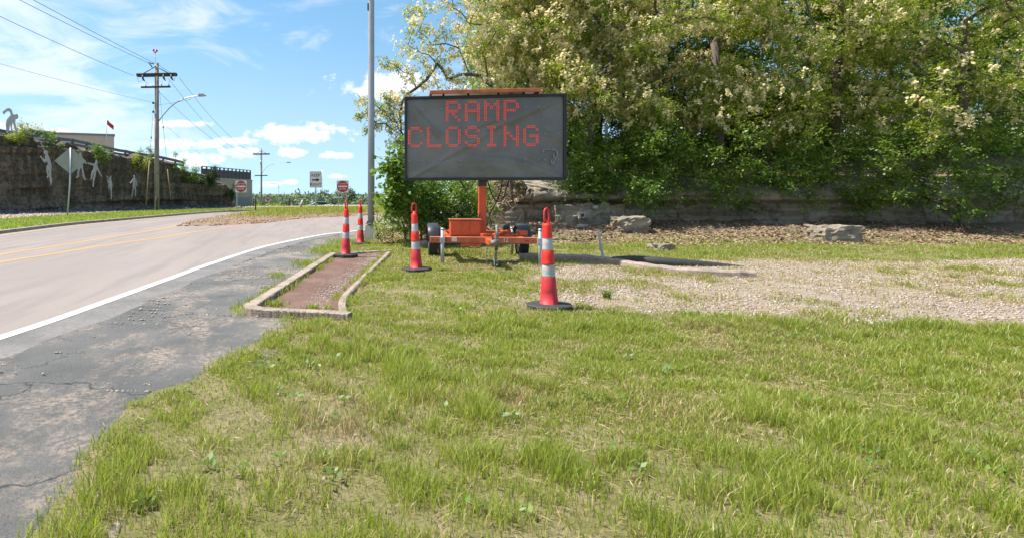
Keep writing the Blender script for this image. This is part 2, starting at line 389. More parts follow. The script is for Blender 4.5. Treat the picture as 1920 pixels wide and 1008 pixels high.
mt['hill'] = simple('leaf_mould', (0.20, 0.145, 0.09), 0.95, c2=(0.10, 0.075, 0.045), scale=1.6, bmp=0.9, bscale=14, world=True, fine=0.5)
mt['blockstone'] = simple('grey_limestone_block', (0.36, 0.325, 0.265), 0.92, c2=(0.17, 0.15, 0.12), scale=2.2, bmp=0.7, bscale=9, world=True, fine=0.35)
mt['overhang'] = simple('brown_ledge_rock', (0.17, 0.125, 0.085), 0.95, c2=(0.08, 0.06, 0.042), scale=3, bmp=0.9, bscale=12, world=True, fine=0.4)
def outcrop_mat():
    m, nt, b, o = new_mat('layered_outcrop'); b.inputs['Roughness'].default_value = 0.93
    v = nt.nodes.new('ShaderNodeNewGeometry').outputs['Position']
    ly = noise(nt, mapping(nt, v, scale=(0.25, 0.25, 4.5)), 1.0, 6, 0.65)
    col = mixc(nt, sstep(nt, ly, 0.35, 0.65), (0.42, 0.37, 0.295), (0.27, 0.215, 0.15))
    col = mixc(nt, sstep(nt, noise(nt, v, 2.2, 6, 0.7), 0.45, 0.68, 0, 0.7), col, (0.14, 0.11, 0.075))
    col = mixc(nt, sstep(nt, noise(nt, v, 7.0, 6, 0.7), 0.52, 0.72, 0, 0.6), col, (0.50, 0.45, 0.37))
    col = mixc(nt, sstep(nt, noise(nt, mapping(nt, v, loc=(5, 1, 2)), 3.0, 5, 0.7), 0.56, 0.7, 0, 0.5), col, (0.10, 0.13, 0.04))
    nt.links.new(col, b.inputs['Base Color']); bump(nt, b, noise(nt, mapping(nt, v, scale=(1, 1, 2.2)), 6, 8, 0.75), 1.0, 0.12)
    return m
mt['outcrop'] = outcrop_mat()
mt['dirty_steel'] = simple('dirty_steel', (0.24, 0.225, 0.20), 0.6, 0.2, c2=(0.12, 0.105, 0.09), scale=12, fine=0.3)
mt['concrete'] = simple('grey_concrete', (0.25, 0.255, 0.24), 0.9, c2=(0.19, 0.195, 0.185), scale=3, bmp=0.25, bscale=40, fine=0.2)
mt['galv'] = simple('galvanised_steel', (0.50, 0.52, 0.56), 0.45, 0.55, c2=(0.40, 0.42, 0.46), scale=5)
mt['pole_grey'] = simple('painted_grey_pole', (0.36, 0.37, 0.41), 0.5, 0.2, c2=(0.31, 0.32, 0.36), scale=2)
mt['white_steel'] = simple('weathered_white_steel', (0.42, 0.42, 0.42), 0.55, 0.15, c2=(0.30, 0.295, 0.285), scale=9)
mt['wood'] = simple('weathered_pole_wood', (0.30, 0.255, 0.215), 0.9, c2=(0.20, 0.17, 0.145), scale=3, bmp=0.4, bscale=25)
mt['dark_wood'] = simple('dark_timber', (0.06, 0.048, 0.04), 0.9, c2=(0.035, 0.028, 0.025), scale=5)
mt['dark_metal'] = simple('dark_metal', (0.06, 0.062, 0.068), 0.55, 0.3)
mt['wire'] = simple('cable', (0.05, 0.055, 0.06), 0.6)
mt['black_rubber'] = simple('black_rubber', (0.028, 0.028, 0.028), 0.75, c2=(0.06, 0.055, 0.05), scale=8, thr=(0.5, 0.75), bmp=0.2)
mt['tyre'] = simple('tyre_rubber', (0.022, 0.022, 0.022), 0.8, c2=(0.05, 0.045, 0.04), scale=9, thr=(0.5, 0.8))
mt['fender'] = simple('black_plastic_fender', (0.03, 0.034, 0.042), 0.35, c2=(0.05, 0.055, 0.06), scale=4)
mt['orange'] = simple('safety_orange_paint', (0.68, 0.10, 0.022), 0.5, c2=(0.42, 0.075, 0.028), scale=6, thr=(0.42, 0.75), fine=0.3)
mt['orange_faded'] = simple('faded_orange_paint', (0.56, 0.15, 0.06), 0.55, c2=(0.36, 0.10, 0.05), scale=6, thr=(0.4, 0.7), fine=0.3)
mt['solar'] = simple('solar_glass', (0.01, 0.014, 0.03), 0.12)
mt['sticker'] = simple('white_sticker', (0.7, 0.68, 0.66), 0.5)
def cone_mat(name, c, c2, glow=False):
    m = simple(name, c, 0.55, c2=c2, scale=9, thr=(0.45, 0.75), fine=0.35)
    return m
mt['cone_bright'] = cone_mat('cone_orange_red', (0.86, 0.028, 0.012), (0.68, 0.026, 0.014))
mt['cone_deep'] = cone_mat('cone_scuffed_red', (0.60, 0.028, 0.035), (0.33, 0.02, 0.024))
mt['cone_band'] = simple('reflective_band', (0.46, 0.46, 0.46), 0.45, 0.1, c2=(0.33, 0.33, 0.32), scale=11, thr=(0.4, 0.7), fine=0.25)
mt['sign_white'] = simple('sign_white', (0.72, 0.72, 0.70), 0.45, c2=(0.62, 0.62, 0.60), scale=4)
mt['sign_red'] = simple('sign_red', (0.42, 0.022, 0.03), 0.45, c2=(0.34, 0.02, 0.025), scale=4)
mt['sign_black'] = simple('sign_black', (0.015, 0.015, 0.015), 0.5)
mt['sign_back'] = simple('bare_aluminium_sign_back', (0.33, 0.315, 0.285), 0.55, 0.15, c2=(0.27, 0.26, 0.235), scale=3)
mt['figure'] = simple('silver_figure_metal', (0.40, 0.385, 0.385), 0.5, 0.2, c2=(0.34, 0.33, 0.33), scale=2)
mt['beige'] = simple('beige_stucco', (0.64, 0.49, 0.38), 0.9, c2=(0.57, 0.44, 0.345), scale=0.6, bmp=0.1)
mt['tanwall'] = simple('tan_concrete_wall', (0.40, 0.34, 0.28), 0.9, c2=(0.34, 0.29, 0.24), scale=0.8, bmp=0.15)
mt['greywall'] = simple('grey_lower_wall', (0.27, 0.255, 0.24), 0.9, c2=(0.23, 0.22, 0.205), scale=0.8)
mt['yellow_plastic'] = simple('guy_guard_yellow', (0.44, 0.31, 0.14), 0.7)
mt['flag'] = simple('red_flag_cloth', (0.60, 0.03, 0.03), 0.8)
mt['white_car'] = simple('white_car_paint', (0.72, 0.72, 0.72), 0.25)
mt['grey_car'] = simple('blue_grey_car_paint', (0.30, 0.36, 0.42), 0.25)
mt['glass'] = simple('dark_glass', (0.02, 0.025, 0.03), 0.08)
mt['white_wall'] = simple('white_metal_wall', (0.68, 0.68, 0.66), 0.6)
mt['bark'] = simple('bark', (0.13, 0.10, 0.075), 0.95, c2=(0.07, 0.055, 0.042), scale=9, bmp=0.8, bscale=25)
mt['leaf_green'] = leafy('leaf_green', [(0.10, 0.185, 0.012), (0.175, 0.275, 0.02), (0.25, 0.35, 0.035)], 0.55)
mt['leaf_bright'] = leafy('leaf_bright', [(0.09, 0.17, 0.012), (0.15, 0.26, 0.02), (0.22, 0.33, 0.035)], 0.5)
mt['leaf_locust'] = leafy('leaf_locust', [(0.20, 0.27, 0.016), (0.29, 0.36, 0.03), (0.38, 0.42, 0.06)], 0.55)
mt['leaf_dark'] = leafy('leaf_dark', [(0.02, 0.045, 0.008), (0.035, 0.065, 0.012), (0.06, 0.09, 0.02)], 0.3)
mt['leaf_far'] = leafy('leaf_far', [(0.10, 0.15, 0.075), (0.13, 0.18, 0.085), (0.17, 0.22, 0.11)], 0.35)  # far foliage: distance haze is put into these paler leaf colours
mt['blossom'] = leafy('blossom', [(0.66, 0.56, 0.25), (0.80, 0.70, 0.38), (0.88, 0.80, 0.52)], 0.5)
mt['grass'] = leafy('grass_blades', [(0.22, 0.29, 0.02), (0.31, 0.385, 0.032), (0.39, 0.44, 0.055), (0.48, 0.45, 0.13)], 0.55)
mt['straw'] = leafy('dry_grass', [(0.36, 0.26, 0.11), (0.46, 0.36, 0.18), (0.30, 0.28, 0.10)], 0.3)
mt['stones'] = island_mat('crushed_stone', [(0.21, 0.16, 0.125), (0.36, 0.285, 0.23), (0.48, 0.40, 0.335), (0.27, 0.21, 0.17)])
mt['litter'] = island_mat('leaf_litter', [(0.11, 0.065, 0.035), (0.24, 0.155, 0.09), (0.38, 0.27, 0.17), (0.17, 0.11, 0.06)])
mt['rubble'] = island_mat('dark_rubble', [(0.05, 0.05, 0.055), (0.10, 0.10, 0.105), (0.16, 0.15, 0.145)])
def film_mat():
    m, nt, b, o = new_mat('grey_display_film'); b.inputs['Roughness'].default_value = 0.14
    v = coords(nt)
    col = mixc(nt, sstep(nt, noise(nt, v, 1.4, 5, 0.6), 0.35, 0.7), (0.115, 0.109, 0.097), (0.165, 0.157, 0.142))
    nt.links.new(col, b.inputs['Base Color'])
    nt.links.new(sstep(nt, noise(nt, v, 2.2, 5, 0.6), 0.3, 0.7, 0.10, 0.26), b.inputs['Roughness'])
    return m
mt['film'] = film_mat()
def led_mat():
    m, nt, b, o = new_mat('lit_red_led'); b.inputs['Base Color'].default_value = (0.5, 0.02, 0.01, 1)
    b.inputs['Emission Color'].default_value = (1.0, 0.045, 0.02, 1); b.inputs['Emission Strength'].default_value = 0.44
    return m
mt['led'] = led_mat()

# ------------------------------------------------------------------ ground, road, kerbs
RL = resample([(-4.9, -14), (-3.75, 2), (-2.98, 7), (-2.57, 9.84), (-2.18, 12.56), (-1.43, 16.5), (0, 20.7), (0.77, 22.07), (2.9, 25.3), (6, 29), (12, 34), (22, 40), (42, 49)], 220)   # white line
LL = resample([(-11.2, -14), (-10.95, 10), (-10.9, 20.9), (-10.8, 26.3), (-10.3, 29.7), (-9.26, 35.5), (-7.9, 42), (-5.6, 47), (-1, 51), (6, 54), (20, 58), (45, 66)], 220)        # far kerb foot
YL1 = resample([(-7.1, -14), (-6.75, 8), (-6.55, 12.56), (-6.2, 14.3), (-5.8, 16.66), (-5.1, 19.4), (-4.2, 24), (-2.9, 28.2), (-1.3, 33.2), (0.3, 35.9), (3.2, 38.7), (9, 43)], 160)
YL2 = resample([(-7.6, -14), (-7.5, 8), (-7.35, 14.1), (-7.1, 16.3), (-6.75, 19.2), (-6.45, 22), (-6.2, 25.0), (-6.35, 29), (-6.15, 34), (-5.0, 42), (-2, 46.5)], 160)
def strip(name, A, B, za, zb, mat, kind='structure', nx=1, parent=None):
    n = len(A); V = []; t = np.linspace(0, 1, nx+1)
    for k in t:
        V.append(np.column_stack([A[:, 0]*(1-k)+B[:, 0]*k, A[:, 1]*(1-k)+B[:, 1]*k, np.full(n, za*(1-k)+zb*k)]))
    V = np.vstack(V); Fc = []
    for k in range(nx):
        i = np.arange(n-1); Fc.append(np.column_stack([k*n+i, (k+1)*n+i, (k+1)*n+i+1, k*n+i+1]))
    o = mesh_np(name, V, np.vstack(Fc), mat, parent)
    if kind and parent is None: tag(o, kind=kind)
    return o
# big sheet to the horizon
def far_h(x, y):
    x = np.asarray(x, float); y = np.asarray(y, float)
    d = smst(y, 56, 130)*7.5+0.07
    return -d+1.0*(fbm(x/60, y/60)-0.45)*smst(y, 90, 200)
gx = np.concatenate([np.linspace(-4000, -200, 20), np.linspace(-150, 150, 61), np.linspace(200, 4000, 20)])
gy = np.concatenate([np.linspace(-200, -20, 6), np.linspace(-10, 300, 63), np.linspace(350, 5000, 30)])
XX, YY = np.meshgrid(gx, gy); nX = len(gx); nY = len(gy)
def grid_faces(nx, ny):
    i, j = np.meshgrid(np.arange(nx-1), np.arange(ny-1)); a = (j*nx+i).ravel()
    return np.column_stack([a, a+1, a+nx+1, a+nx])
tag(mesh_np('ground', np.column_stack([XX.ravel(), YY.ravel(), far_h(XX, YY).ravel()]), grid_faces(nX, nY), mt['far_ground']), kind='structure')
WO = offset_curve(RL, 0.10); WI = offset_curve(RL, -0.06); GUT = offset_curve(RL, 0.62)
strip('road', LL[:, :2], WO, 0.0, 0.0, mt['road'], nx=4)
road_obj = bpy.data.objects['road']
strip('gutter', WO, GUT, 0.002, 0.002, mt['gutter'])
strip('edge_line', WI, offset_curve(RL, 0.09), 0.005, 0.005, mt['white_paint'])
strip('yellow_line', offset_curve(YL1, -0.06), offset_curve(YL1, 0.06), 0.005, 0.005, mt['yellow_paint'])
strip('yellow_line', offset_curve(YL2, -0.06), offset_curve(YL2, 0.06), 0.005, 0.005, mt['yellow_paint'])
# far kerb in cast lengths
kroot = empty('kerb', (0, 0, 0)); kroot['kind'] = 'structure'
KI = LL[:, :2]; KT = offset_curve(LL, -0.05); KB = offset_curve(LL, -0.22); KG = offset_curve(LL, 0.45)
s_len = np.concatenate([[0], np.cumsum(np.hypot(*np.diff(KI, axis=0).T))])
n_seg = int(s_len[-1]/3.0)
def at_s(Cv, s): return np.array([np.interp(s, s_len, Cv[:, 0]), np.interp(s, s_len, Cv[:, 1])])
for k in range(n_seg):
    s0 = k*3.0+0.012; s1 = (k+1)*3.0-0.012; mb = MB(); vs = []
    ss = np.linspace(s0, s1, 5)
    for s in ss:
        g = at_s(KG, s); a = at_s(KI, s); b = at_s(KT, s); c = at_s(KB, s)
        vs += [(*g, 0.006), (*a, 0.016), (*b, 0.125), (*c, 0.13), (*c, -0.05), (*g, -0.05)]
    fs = []
    for q in range(4):
        for e in range(6): fs.append((q*6+e, q*6+(e+1) % 6, (q+1)*6+(e+1) % 6, (q+1)*6+e))
    fs += [(5, 4, 3, 2, 1, 0), tuple(24+i for i in range(6))]
    mb.add(vs, fs); mb.build('kerb_segment', mt['kerb'], kroot)
# verge, gravel strip on the far side
WALL = lambda px: 52.74/(0.8025-(px-600)/1150.0)                       # depth of the cliff foot under a photo column
CLB = np.array([(-38.0, 18.4), (-30.2, 28.0), (-20.8, 39.8), (-15.4, 46.5), (-7.8, 56.0), (-2, 63)])
VB = resample([(-27, 8), (-21.5, 22), (-16.7, 32), (-15.6, 38), (-12.6, 46.7), (-8.2, 52.4), (-4.5, 57), (6, 62), (30, 69)], 220)
KB3 = KB.copy()
strip('verge', KB3, VB[:, :2], 0.115, 0.06, mt['verge'], nx=6)
CL = resample([(-42, 15), (-30.2, 28.0), (-20.8, 39.8), (-15.4, 46.5), (-7.8, 56.0), (-5.5, 60), (6, 68), (30, 76)], 220)
strip('gravel_strip', offset_curve(VB, 0.25), CL[:, :2], 0.056, 0.10, mt['gravel_strip'], nx=4)
# island between the carriageways
island = [(-6.1, 26.0), (-4.6, 26.6), (-2.55, 28.9), (-1.2, 33.5), (0, 35.7), (3.0, 39.0), (5, 40.9), (12, 46), (30, 55), (36, 60), (20, 55.5), (6, 51.3), (-1.5, 48.2), (-4.2, 45.0), (-5.0, 42), (-6.1, 34), (-6.45, 29.2)]
ix, iy = np.meshgrid(np.linspace(-7, 34, 206), np.linspace(25, 60, 176))
idd = poly_dist(ix, iy, island)
def island_h(x, y):
    d = poly_dist(x, y, island)
    return np.where(d > -0.02, 0.02+0.12*smst(d, 0, 2.6)*smst(np.asarray(y), 26, 40)+0.10*smst(d, 0, 0.5)*(0.4+1.2*fbm(np.asarray(x)*1.3, np.asarray(y)*1.3)), -0.06)
iz = island_h(ix, iy)
fc = grid_faces(206, 176); keep = (idd.ravel()[fc] > -0.12).all(1)
tag(mesh_np('traffic_island', np.column_stack([ix.ravel(), iy.ravel(), iz.ravel()]), fc[keep], mt['dirt'], smooth=True), kind='structure')

# near side: old asphalt shoulder and lawn
SH_R = resample([(0.9, -14), (-1.15, 2.2), (-0.95, 4.6), (-0.5, 6.1), (-0.35, 6.75), (-0.83, 7.5), (-0.3, 10.5), (0.22, 13.5), (0.55, 15.5), (0.95, 18.5), (1.55, 21.5), (3.4, 24.2), (6.8, 28), (12.8, 33), (23, 39), (43, 47.5)], 220)
GE = offset_curve(RL, 0.58)
def sheet(name, A, B, nu, zfun, mat):
    n = len(A); t = np.linspace(0, 1, nu)[:, None]
    X = A[None, :, 0]*(1-t)+B[None, :, 0]*t; Y = A[None, :, 1]*(1-t)+B[None, :, 1]*t
    Z = zfun(X, Y)
    o = mesh_np(name, np.column_stack([X.ravel(), Y.ravel(), Z.ravel()]), grid_faces(n, nu)[:, ::-1], mat, smooth=True)
    return tag(o, kind='structure')
GEf = resample(GE, 420); SHf = resample(SH_R, 420)
gw = (fbm(GEf[:, 0]*2.2, GEf[:, 1]*2.2)-0.47)*0.26
GEf[:, 0] += gw
sheet('shoulder', GEf, np.column_stack([SHf[:, 0]+0.35, SHf[:, 1]]), 26, lambda x, y: 0.008+0.03*(fbm(x*1.4, y*1.4)-0.45)+0.012*fbm(x*6, y*6), mt['asphalt'])
# broken edge between gutter and shoulder: crumbled asphalt lumps come later
bed = [(-0.72, 7.42), (0.36, 13.55), (1.42, 14.45), (1.15, 12.4), (0.62, 10.0), (0.22, 8.1), (0.02, 7.15)]     # inner outline of the brown strip
bed_outer = [(-0.92, 7.18), (-0.86, 7.5), (0.24, 13.66), (1.75, 14.62), (1.30, 12.4), (0.80, 10.0), (0.38, 8.05), (0.30, 7.0)]
GR_POLY = [(2.45, 7.6), (3.0, 9.6), (3.7, 11.9), (5.6, 12.4), (9, 12.6), (18, 13.5), (18, 6.0), (8.0, 5.6), (5.5, 6.4), (4.2, 6.9)]
DRY = [(1.9, 7.3, 1.1), (2.3, 7.9, .8), (1.2, 7.0, .6), (1.3, 6.4, 0.5), (2.6, 6.6, 0.8), (3.0, 11.2, 0.6), (2.4, 9.6, 0.45), (0.4, 5.5, 0.5), (3.6, 5.1, 0.9), (1.2, 4.0, 0.4), (5.2, 5.0, 0.8), (2.4, 4.6, .35), (4.6, 11.6, .5)]
def gravel_mask(x, y):
    d = poly_dist(x, y, GR_POLY)
    return smst(d+1.6*(fbm(x*0.9, y*0.9)-0.47)+0.5*(fbm(x*4, y*4)-0.47), -0.25, 0.45)
def dry_mask(x, y):
    x = np.asarray(x, float); y = np.asarray(y, float); m = np.zeros(x.shape)
    for a, b, r in DRY: m = np.maximum(m, 1-np.hypot(x-a, (y-b)*0.8)/(r*1.5))
    n = 1.5*(fbm(x*0.8+4, y*0.8, 0, 5)-0.47)+0.8*(fbm(x*3.1, y*3.1)-.47)
    return 0.85*smst(0.55*m+n-.12, 0.0, 0.75)
def hill_h(x, y):
    x = np.asarray(x, float); y = np.asarray(y, float)
    side = smst(x+0.6*(fbm(y*0.6, x*0.6)-0.5), 3.6, 6.6)*smst(x-np.interp(y, SH_R[:, 1], SH_R[:, 0]), 0.3, 2.4)
    foot = 17.0+0.9*(fbm(x*0.25, y*0.05+3)-0.5)
    a = 0.32*smst(y, foot-0.8, foot+4.2)
    a = a+0.80*smst(y, 21.2, 21.5)+0.75*smst(y, 21.6, 23.2)+2.2*smst(y, 23, 31)+1.6*smst(y, 30, 44)
    a = a+0.35*(fbm(x*0.8, y*0.8)-0.45)*smst(y, 16.5, 19)+0.10*(fbm(x*3, y*3)-0.45)*smst(y, 16.5, 18)
    return side*a*(1-smst(y, 46, 62)*0.6)
def lawn_h(x, y):
    x = np.asarray(x, float); y = np.asarray(y, float)
    return 0.02+0.05*(fbm(x*0.8, y*0.8)-0.45)+0.02*(fbm(x*5, y*5)-0.45)+hill_h(x, y)
# lawn sheet from shoulder edge to the right; columns follow the edge
lx = 40
rows = np.concatenate([np.arange(-3, 0.6, 0.3), np.arange(0.6, 26, 0.11), np.arange(26, 40, 0.45)])
sx_at = np.interp(rows, SH_R[:, 1], SH_R[:, 0])
tt = np.linspace(0, 1, 190)**2.0
LX = sx_at[:, None]+(34.0-sx_at[:, None])*tt[None, :]+0.0
LX[:, 0] += 0.10*(fbm(rows*3, rows*0+1.0)-0.45)*2
LY = np.repeat(rows[:, None], len(tt), 1)
LZ = lawn_h(LX, LY); LZ[:, 0] -= 0.06; LZ[:, 1] -= 0.02
inb = poly_dist(LX, LY, bed_outer)
LZ = np.where(inb > 0, -0.03, LZ)
# the back road and road bend cut through behind the bushes: drop the sheet there
LFc = grid_faces(len(tt), len(rows))
lawn = mesh_np('lawn', np.column_stack([LX.ravel(), LY.ravel(), LZ.ravel()]), LFc, mt['lawn'], smooth=True); tag(lawn, kind='structure')
hillmask = (hill_h(LX, LY) > 0.12).ravel()
lawn.data.materials.append(mt['hill'])
mi = hillmask[LFc].all(1) | ((LY.ravel()[LFc] > 19).all(1) & (LX.ravel()[LFc] > 3).all(1))
lawn.data.polygons.foreach_set('material_index', mi.astype(np.int32))
ga = lawn.data.attributes.new('gravel', 'FLOAT', 'POINT'); ga.data.foreach_set('value', np.clip(np.maximum(gravel_mask(LX, LY), 0.35*dry_mask(LX, LY)), 0, 1).ravel().astype(np.float32))

# brown strip with its concrete edging
mb = MB(); cxy = np.mean(np.array(bed), 0)
bx_, by_ = np.meshgrid(np.linspace(-1.0, 1.9, 60), np.linspace(7.0, 14.7, 150))
bz = 0.035+0.025*(fbm(bx_*1.5, by_*1.5)-0.45)+0.012*(fbm(bx_*7, by_*7)-.45)
fc = grid_faces(60, 150); ok = (poly_dist(bx_, by_, bed_outer).ravel()[fc] > 0.03).all(1)
tag(mesh_np('brown_strip', np.column_stack([bx_.ravel(), by_.ravel(), bz.ravel()]), fc[ok], mt['rust_bed'], smooth=True), kind='structure')
edging = empty('kerb_edging', (0, 0, 0)); edging['kind'] = 'structure'
def kerb_run(pts, w, top, parent, n=30, bev=0.02, face=0.0, wob=0.006):
    q = resample(pts, n); t = np.gradient(q, axis=0); t /= np.linalg.norm(t, axis=1)[:, None]; nr = np.stack([t[:, 1], -t[:, 0]], 1)
    prof = [(-w/2-face, -0.1), (-w/2, top-bev), (-w/2+bev, top), (w/2-bev, top), (w/2, top-bev), (w/2, -0.1)]
    V = []
    for i in range(n):
        for a, z in prof:
            wv = wob*(random.random()-.5)*2
            V.append((q[i, 0]+nr[i, 0]*(a+wv), q[i, 1]+nr[i, 1]*(a+wv), z+wv*0.6))
    fs = []; m = len(prof)
    for i in range(n-1):
        for k in range(m-1): fs.append((i*m+k, i*m+k+1, (i+1)*m+k+1, (i+1)*m+k))
    M_ = MB(); M_.add(V, fs); M_.f += [tuple(range(m)), tuple((n-1)*m+k for k in range(m-1, -1, -1))]; M_.sm += [False, False]
    return M_.build('kerb_length', mt['kerb'], parent)
kerb_run([(0.29, 13.55), (-0.25, 10.5), (-0.72, 7.85), (-0.80, 7.4)], 0.145, 0.105, edging, n=90, bev=.010, wob=.006)
kerb_run([(0.27, 6.90), (0.32, 8.1), (0.70, 10.0), (1.20, 12.35), (1.62, 14.35)], 0.10, 0.062, edging, n=50, bev=.018, wob=.004)
kerb_run([(0.26, 13.62), (0.9, 14.12), (1.70, 14.62)], 0.10, 0.07, edging, bev=.014)
kerb_run([(-0.805, 7.385), (-0.82, 7.24), (-0.74, 7.10), (-0.5, 6.99), (-0.1, 6.90), (0.15, 6.84), (0.33, 6.77)], 0.165, 0.105, edging, n=60, bev=.010, wob=.006)

# ------------------------------------------------------------------ rock cliff on the left with plateau
ns, nh = 420, 60
cl_s = np.linspace(0, 1, ns)
foot = np.column_stack([np.interp(cl_s, [0, .3, .62, .80, 1.0], [-40, -30.2, -20.8, -15.4, -7.6]), np.interp(cl_s, [0, .3, .62, .80, 1.0], [15.4, 28.0, 39.8, 46.5, 56.3])])
tops = [(-500, 6.2), (0, 5.15), (60, 5.0), (110, 4.85), (150, 4.75), (214, 4.35), (260, 4.15), (300, 4.0), (330, 3.75), (350, 3.35), (375, 3.1), (400, 2.75), (418, 2.25), (432, 1.6), (440, 0.6)]
pxs = PX0+F*foot[:, 0]/foot[:, 1]
topz = np.interp(pxs, [a for a, b in tops], [b for a, b in tops])
nv = np.array([0.78, -0.63])
S, T = np.meshgrid(np.arange(ns), np.linspace(0, 1, nh)); S = S.astype(int)
fx = foot[S, 0]; fy = foot[S, 1]; along = S*0.14
hz = T*topz[S]*(1+0.22*(fbm(along*1.1, T*0+2.0)-0.45))
layer = np.floor(hz*2.1+0.8*fbm(along*.25, T*0)); 
ledge = 0.55*(vnoise(layer*3.7+0.5, along*0.18)-0.5)+0.6*(fbm(along*0.9, hz*1.9)-0.45)+0.55*(fbm(along*0.22, hz*0.25+5)-0.45)
slope = -0.10*hz+ledge+0.9*(1-smst(T, 0, 0.16))*0.5
slope = slope*(1-0.0*T)
cx = fx+nv[0]*slope; cy = fy+nv[1]*slope
face = np.stack([cx, cy, hz], -1)
# plateau rows
pl = []
for k, (back, up) in enumerate([(0.5, 0.12), (1.2, 0.2), (3, 0.28), (8, 0.4), (30, 0.5), (120, 0.5)]):
    pl.append(np.stack([face[-1, :, 0]-nv[0]*back, face[-1, :, 1]-nv[1]*back, face[-1, :, 2]+up+0.18*(fbm(along[0]*1.2, along[0]*0+k)-0.45)], -1))
CV = np.concatenate([face, np.stack(pl)], 0)
tag(mesh_np('rock_cliff', CV.reshape(-1, 3), grid_faces(ns, nh+6), mt['cliff']), kind='structure')
def cliff_pt(px, h):
    i = int(np.argmin(np.abs(pxs-px))); j = int(np.clip(h/max(topz[i], .1)*(nh-1), 0, nh-1)); return Vector(face[j, i])
def cliff_top(px, back=0.3):
    i = int(np.argmin(np.abs(pxs-px))); p = face[-1, i]; return Vector((p[0]-nv[0]*back, p[1]-nv[1]*back, p[2]+0.1))

# stones helper: many small octahedra-like pebbles as one mesh
OCT = np.array([(1,0,0),(0,1,0),(-1,0,0),(0,-1,0),(0,0,1),(0,0,-1)], float); OCF = np.array([(0,1,4),(1,2,4),(2,3,4),(3,0,4),(1,0,5),(2,1,5),(3,2,5),(0,3,5)])
def pebbles(name, pos, size, mat, flat=0.6, parent=None):
    n = len(pos); a = rng.uniform(0, 6.28, n); s = size*rng.uniform(0.6, 1.5, n)
    v = OCT[None]*rng.uniform(0.6, 1.25, (n, 6, 3)); v[:, :, 2] *= flat
    c, si = np.cos(a)[:, None], np.sin(a)[:, None]
    # tilt
    b = rng.uniform(-0.8, 0.8, n); cb, sb = np.cos(b)[:, None], np.sin(b)[:, None]
    x = v[:, :, 0]*cb+v[:, :, 2]*sb; z = -v[:, :, 0]*sb+v[:, :, 2]*cb; y = v[:, :, 1]
    x, y = x*c-y*si, x*si+y*c
    V = np.stack([x, y, z], -1)*np.asarray(s)[:, None, None]+pos[:, None, :]
    Fc = OCF[None]+(np.arange(n)*6)[:, None, None]
    o = mesh_np(name, V.reshape(-1, 3), Fc.reshape(-1, 3), mat, parent); o['kind'] = 'stuff'
    return o
# rubble at the cliff foot
n = 2600; i = rng.integers(60, ns-8, n); off = np.abs(rng.normal(0.35, 0.45, n))
pos = np.column_stack([foot[i, 0]+nv[0]*(off+0.3)+rng.normal(0, .1, n), foot[i, 1]+nv[1]*(off+0.3), 0.08+0.25*np.clip(0.8-off, 0, 1)*rng.random(n)])
tag(pebbles('rubble', pos, rng.uniform(0.06, 0.22, n), mt['rubble'], 0.8), 'dark broken rock heaped along the foot of the cliff', 'rubble')

# ------------------------------------------------------------------ utility poles, wires
def utility_pole(root, H, big=True):
    """local frame: origin at the ground, x to the right of the photo"""
    MB().tube([(0, 0, -0.6), (0, 0, H*0.5), (0, 0, H)], [0.20, 0.175, 0.15], 12).build('shaft', mt['wood'], root)
    a = MB().box(-1.55, 1.55, -0.19, -0.05, H-1.02, H-0.80); a.box(-1.55, 1.55, 0.05, 0.19, H-1.02, H-0.80); a.build('crossarm', mt['dark_wood'], root)
    for sx in (-1, 1):
        MB().tube([(0.0, -0.22, H-0.30), (sx*0.95, -0.22, H-0.82)], 0.035, 6).build('arm_brace', mt['dark_metal'], root)
    return root
p1 = P(294, 397, 46.7); POLE1 = Vector((p1.x, p1.y, 0.06)); H1 = 1.42+242/F*46.7
up = empty('utility_pole', POLE1, R(-6), 'tall wooden utility pole with two crossarms and street lamp, by the cliff', 'utility pole', 'utility poles along the road')
utility_pole(up, H1)
a = MB(); a.box(-1.15, 1.15, -0.27, -0.17, H1-1.93+0.06-0.06, H1-1.80); a.build('lower_crossarm', mt['dark_wood'], up)
for x in (-0.78, 0.46, 1.02):
    MB().lathe([(0.0, -0.02), (0.05, 0.0), (0.055, 0.04), (0.03, 0.06), (0.05, 0.09), (0.025, 0.14), (0, 0.15)], 10, (x, -0.22, H1-1.80)).build('insulator', mt['white_steel'], up)
for x in (-1.02, 0.62, 1.22):      # cut-out switches hanging under the arm
    c = MB(); c.tube([(x, -0.26, H1-0.95), (x+0.03, -0.28, H1-1.22), (x+0.18, -0.30, H1-1.42)], [0.07, 0.085, 0.03], 8); c.build('fuse_cutout', mt['dark_metal'], up)
for x0, x1 in ((-1.5, -1.02), (1.52, 1.22)):
    MB().tube([(x0, -0.2, H1-0.9), ((x0+x1)/2+0.1*np.sign(x0), -0.25, H1-1.45), (x1+0.1, -0.28, H1-1.35)], 0.014, 5).build('jumper_wire', mt['wire'], up)
for x in (-0.85, 0.5, 1.05): MB().tube([(x+0.02, -0.3, H1-1.4), (x+0.3*(x < 0), -0.24, H1-1.68)], 0.012, 5).build('jumper_wire', mt['wire'], up)
MB().tube([(-0.13, 0, H1-0.3), (-0.13, 0, H1+0.78)], 0.022, 6).build('lightning_rod', mt['galv'], up)
b = MB(); b.lathe([(0, 0), (0.09, 0.03), (0.10, 0.09), (0, 0.10)], 10, (-0.13, 0, H1+0.76)); b.lathe([(0, -.1), (0.07, -.06), (0.08, 0.02), (0.05, 0.1), (0, .12)], 10, (-0.25, 0, H1+0.97)); b.lathe([(0, -.1), (0.07, -.06), (0.08, 0.02), (0.05, 0.1), (0, .12)], 10, (0.0, 0, H1+0.93))
b.build('beacon', mt['flag'], up)
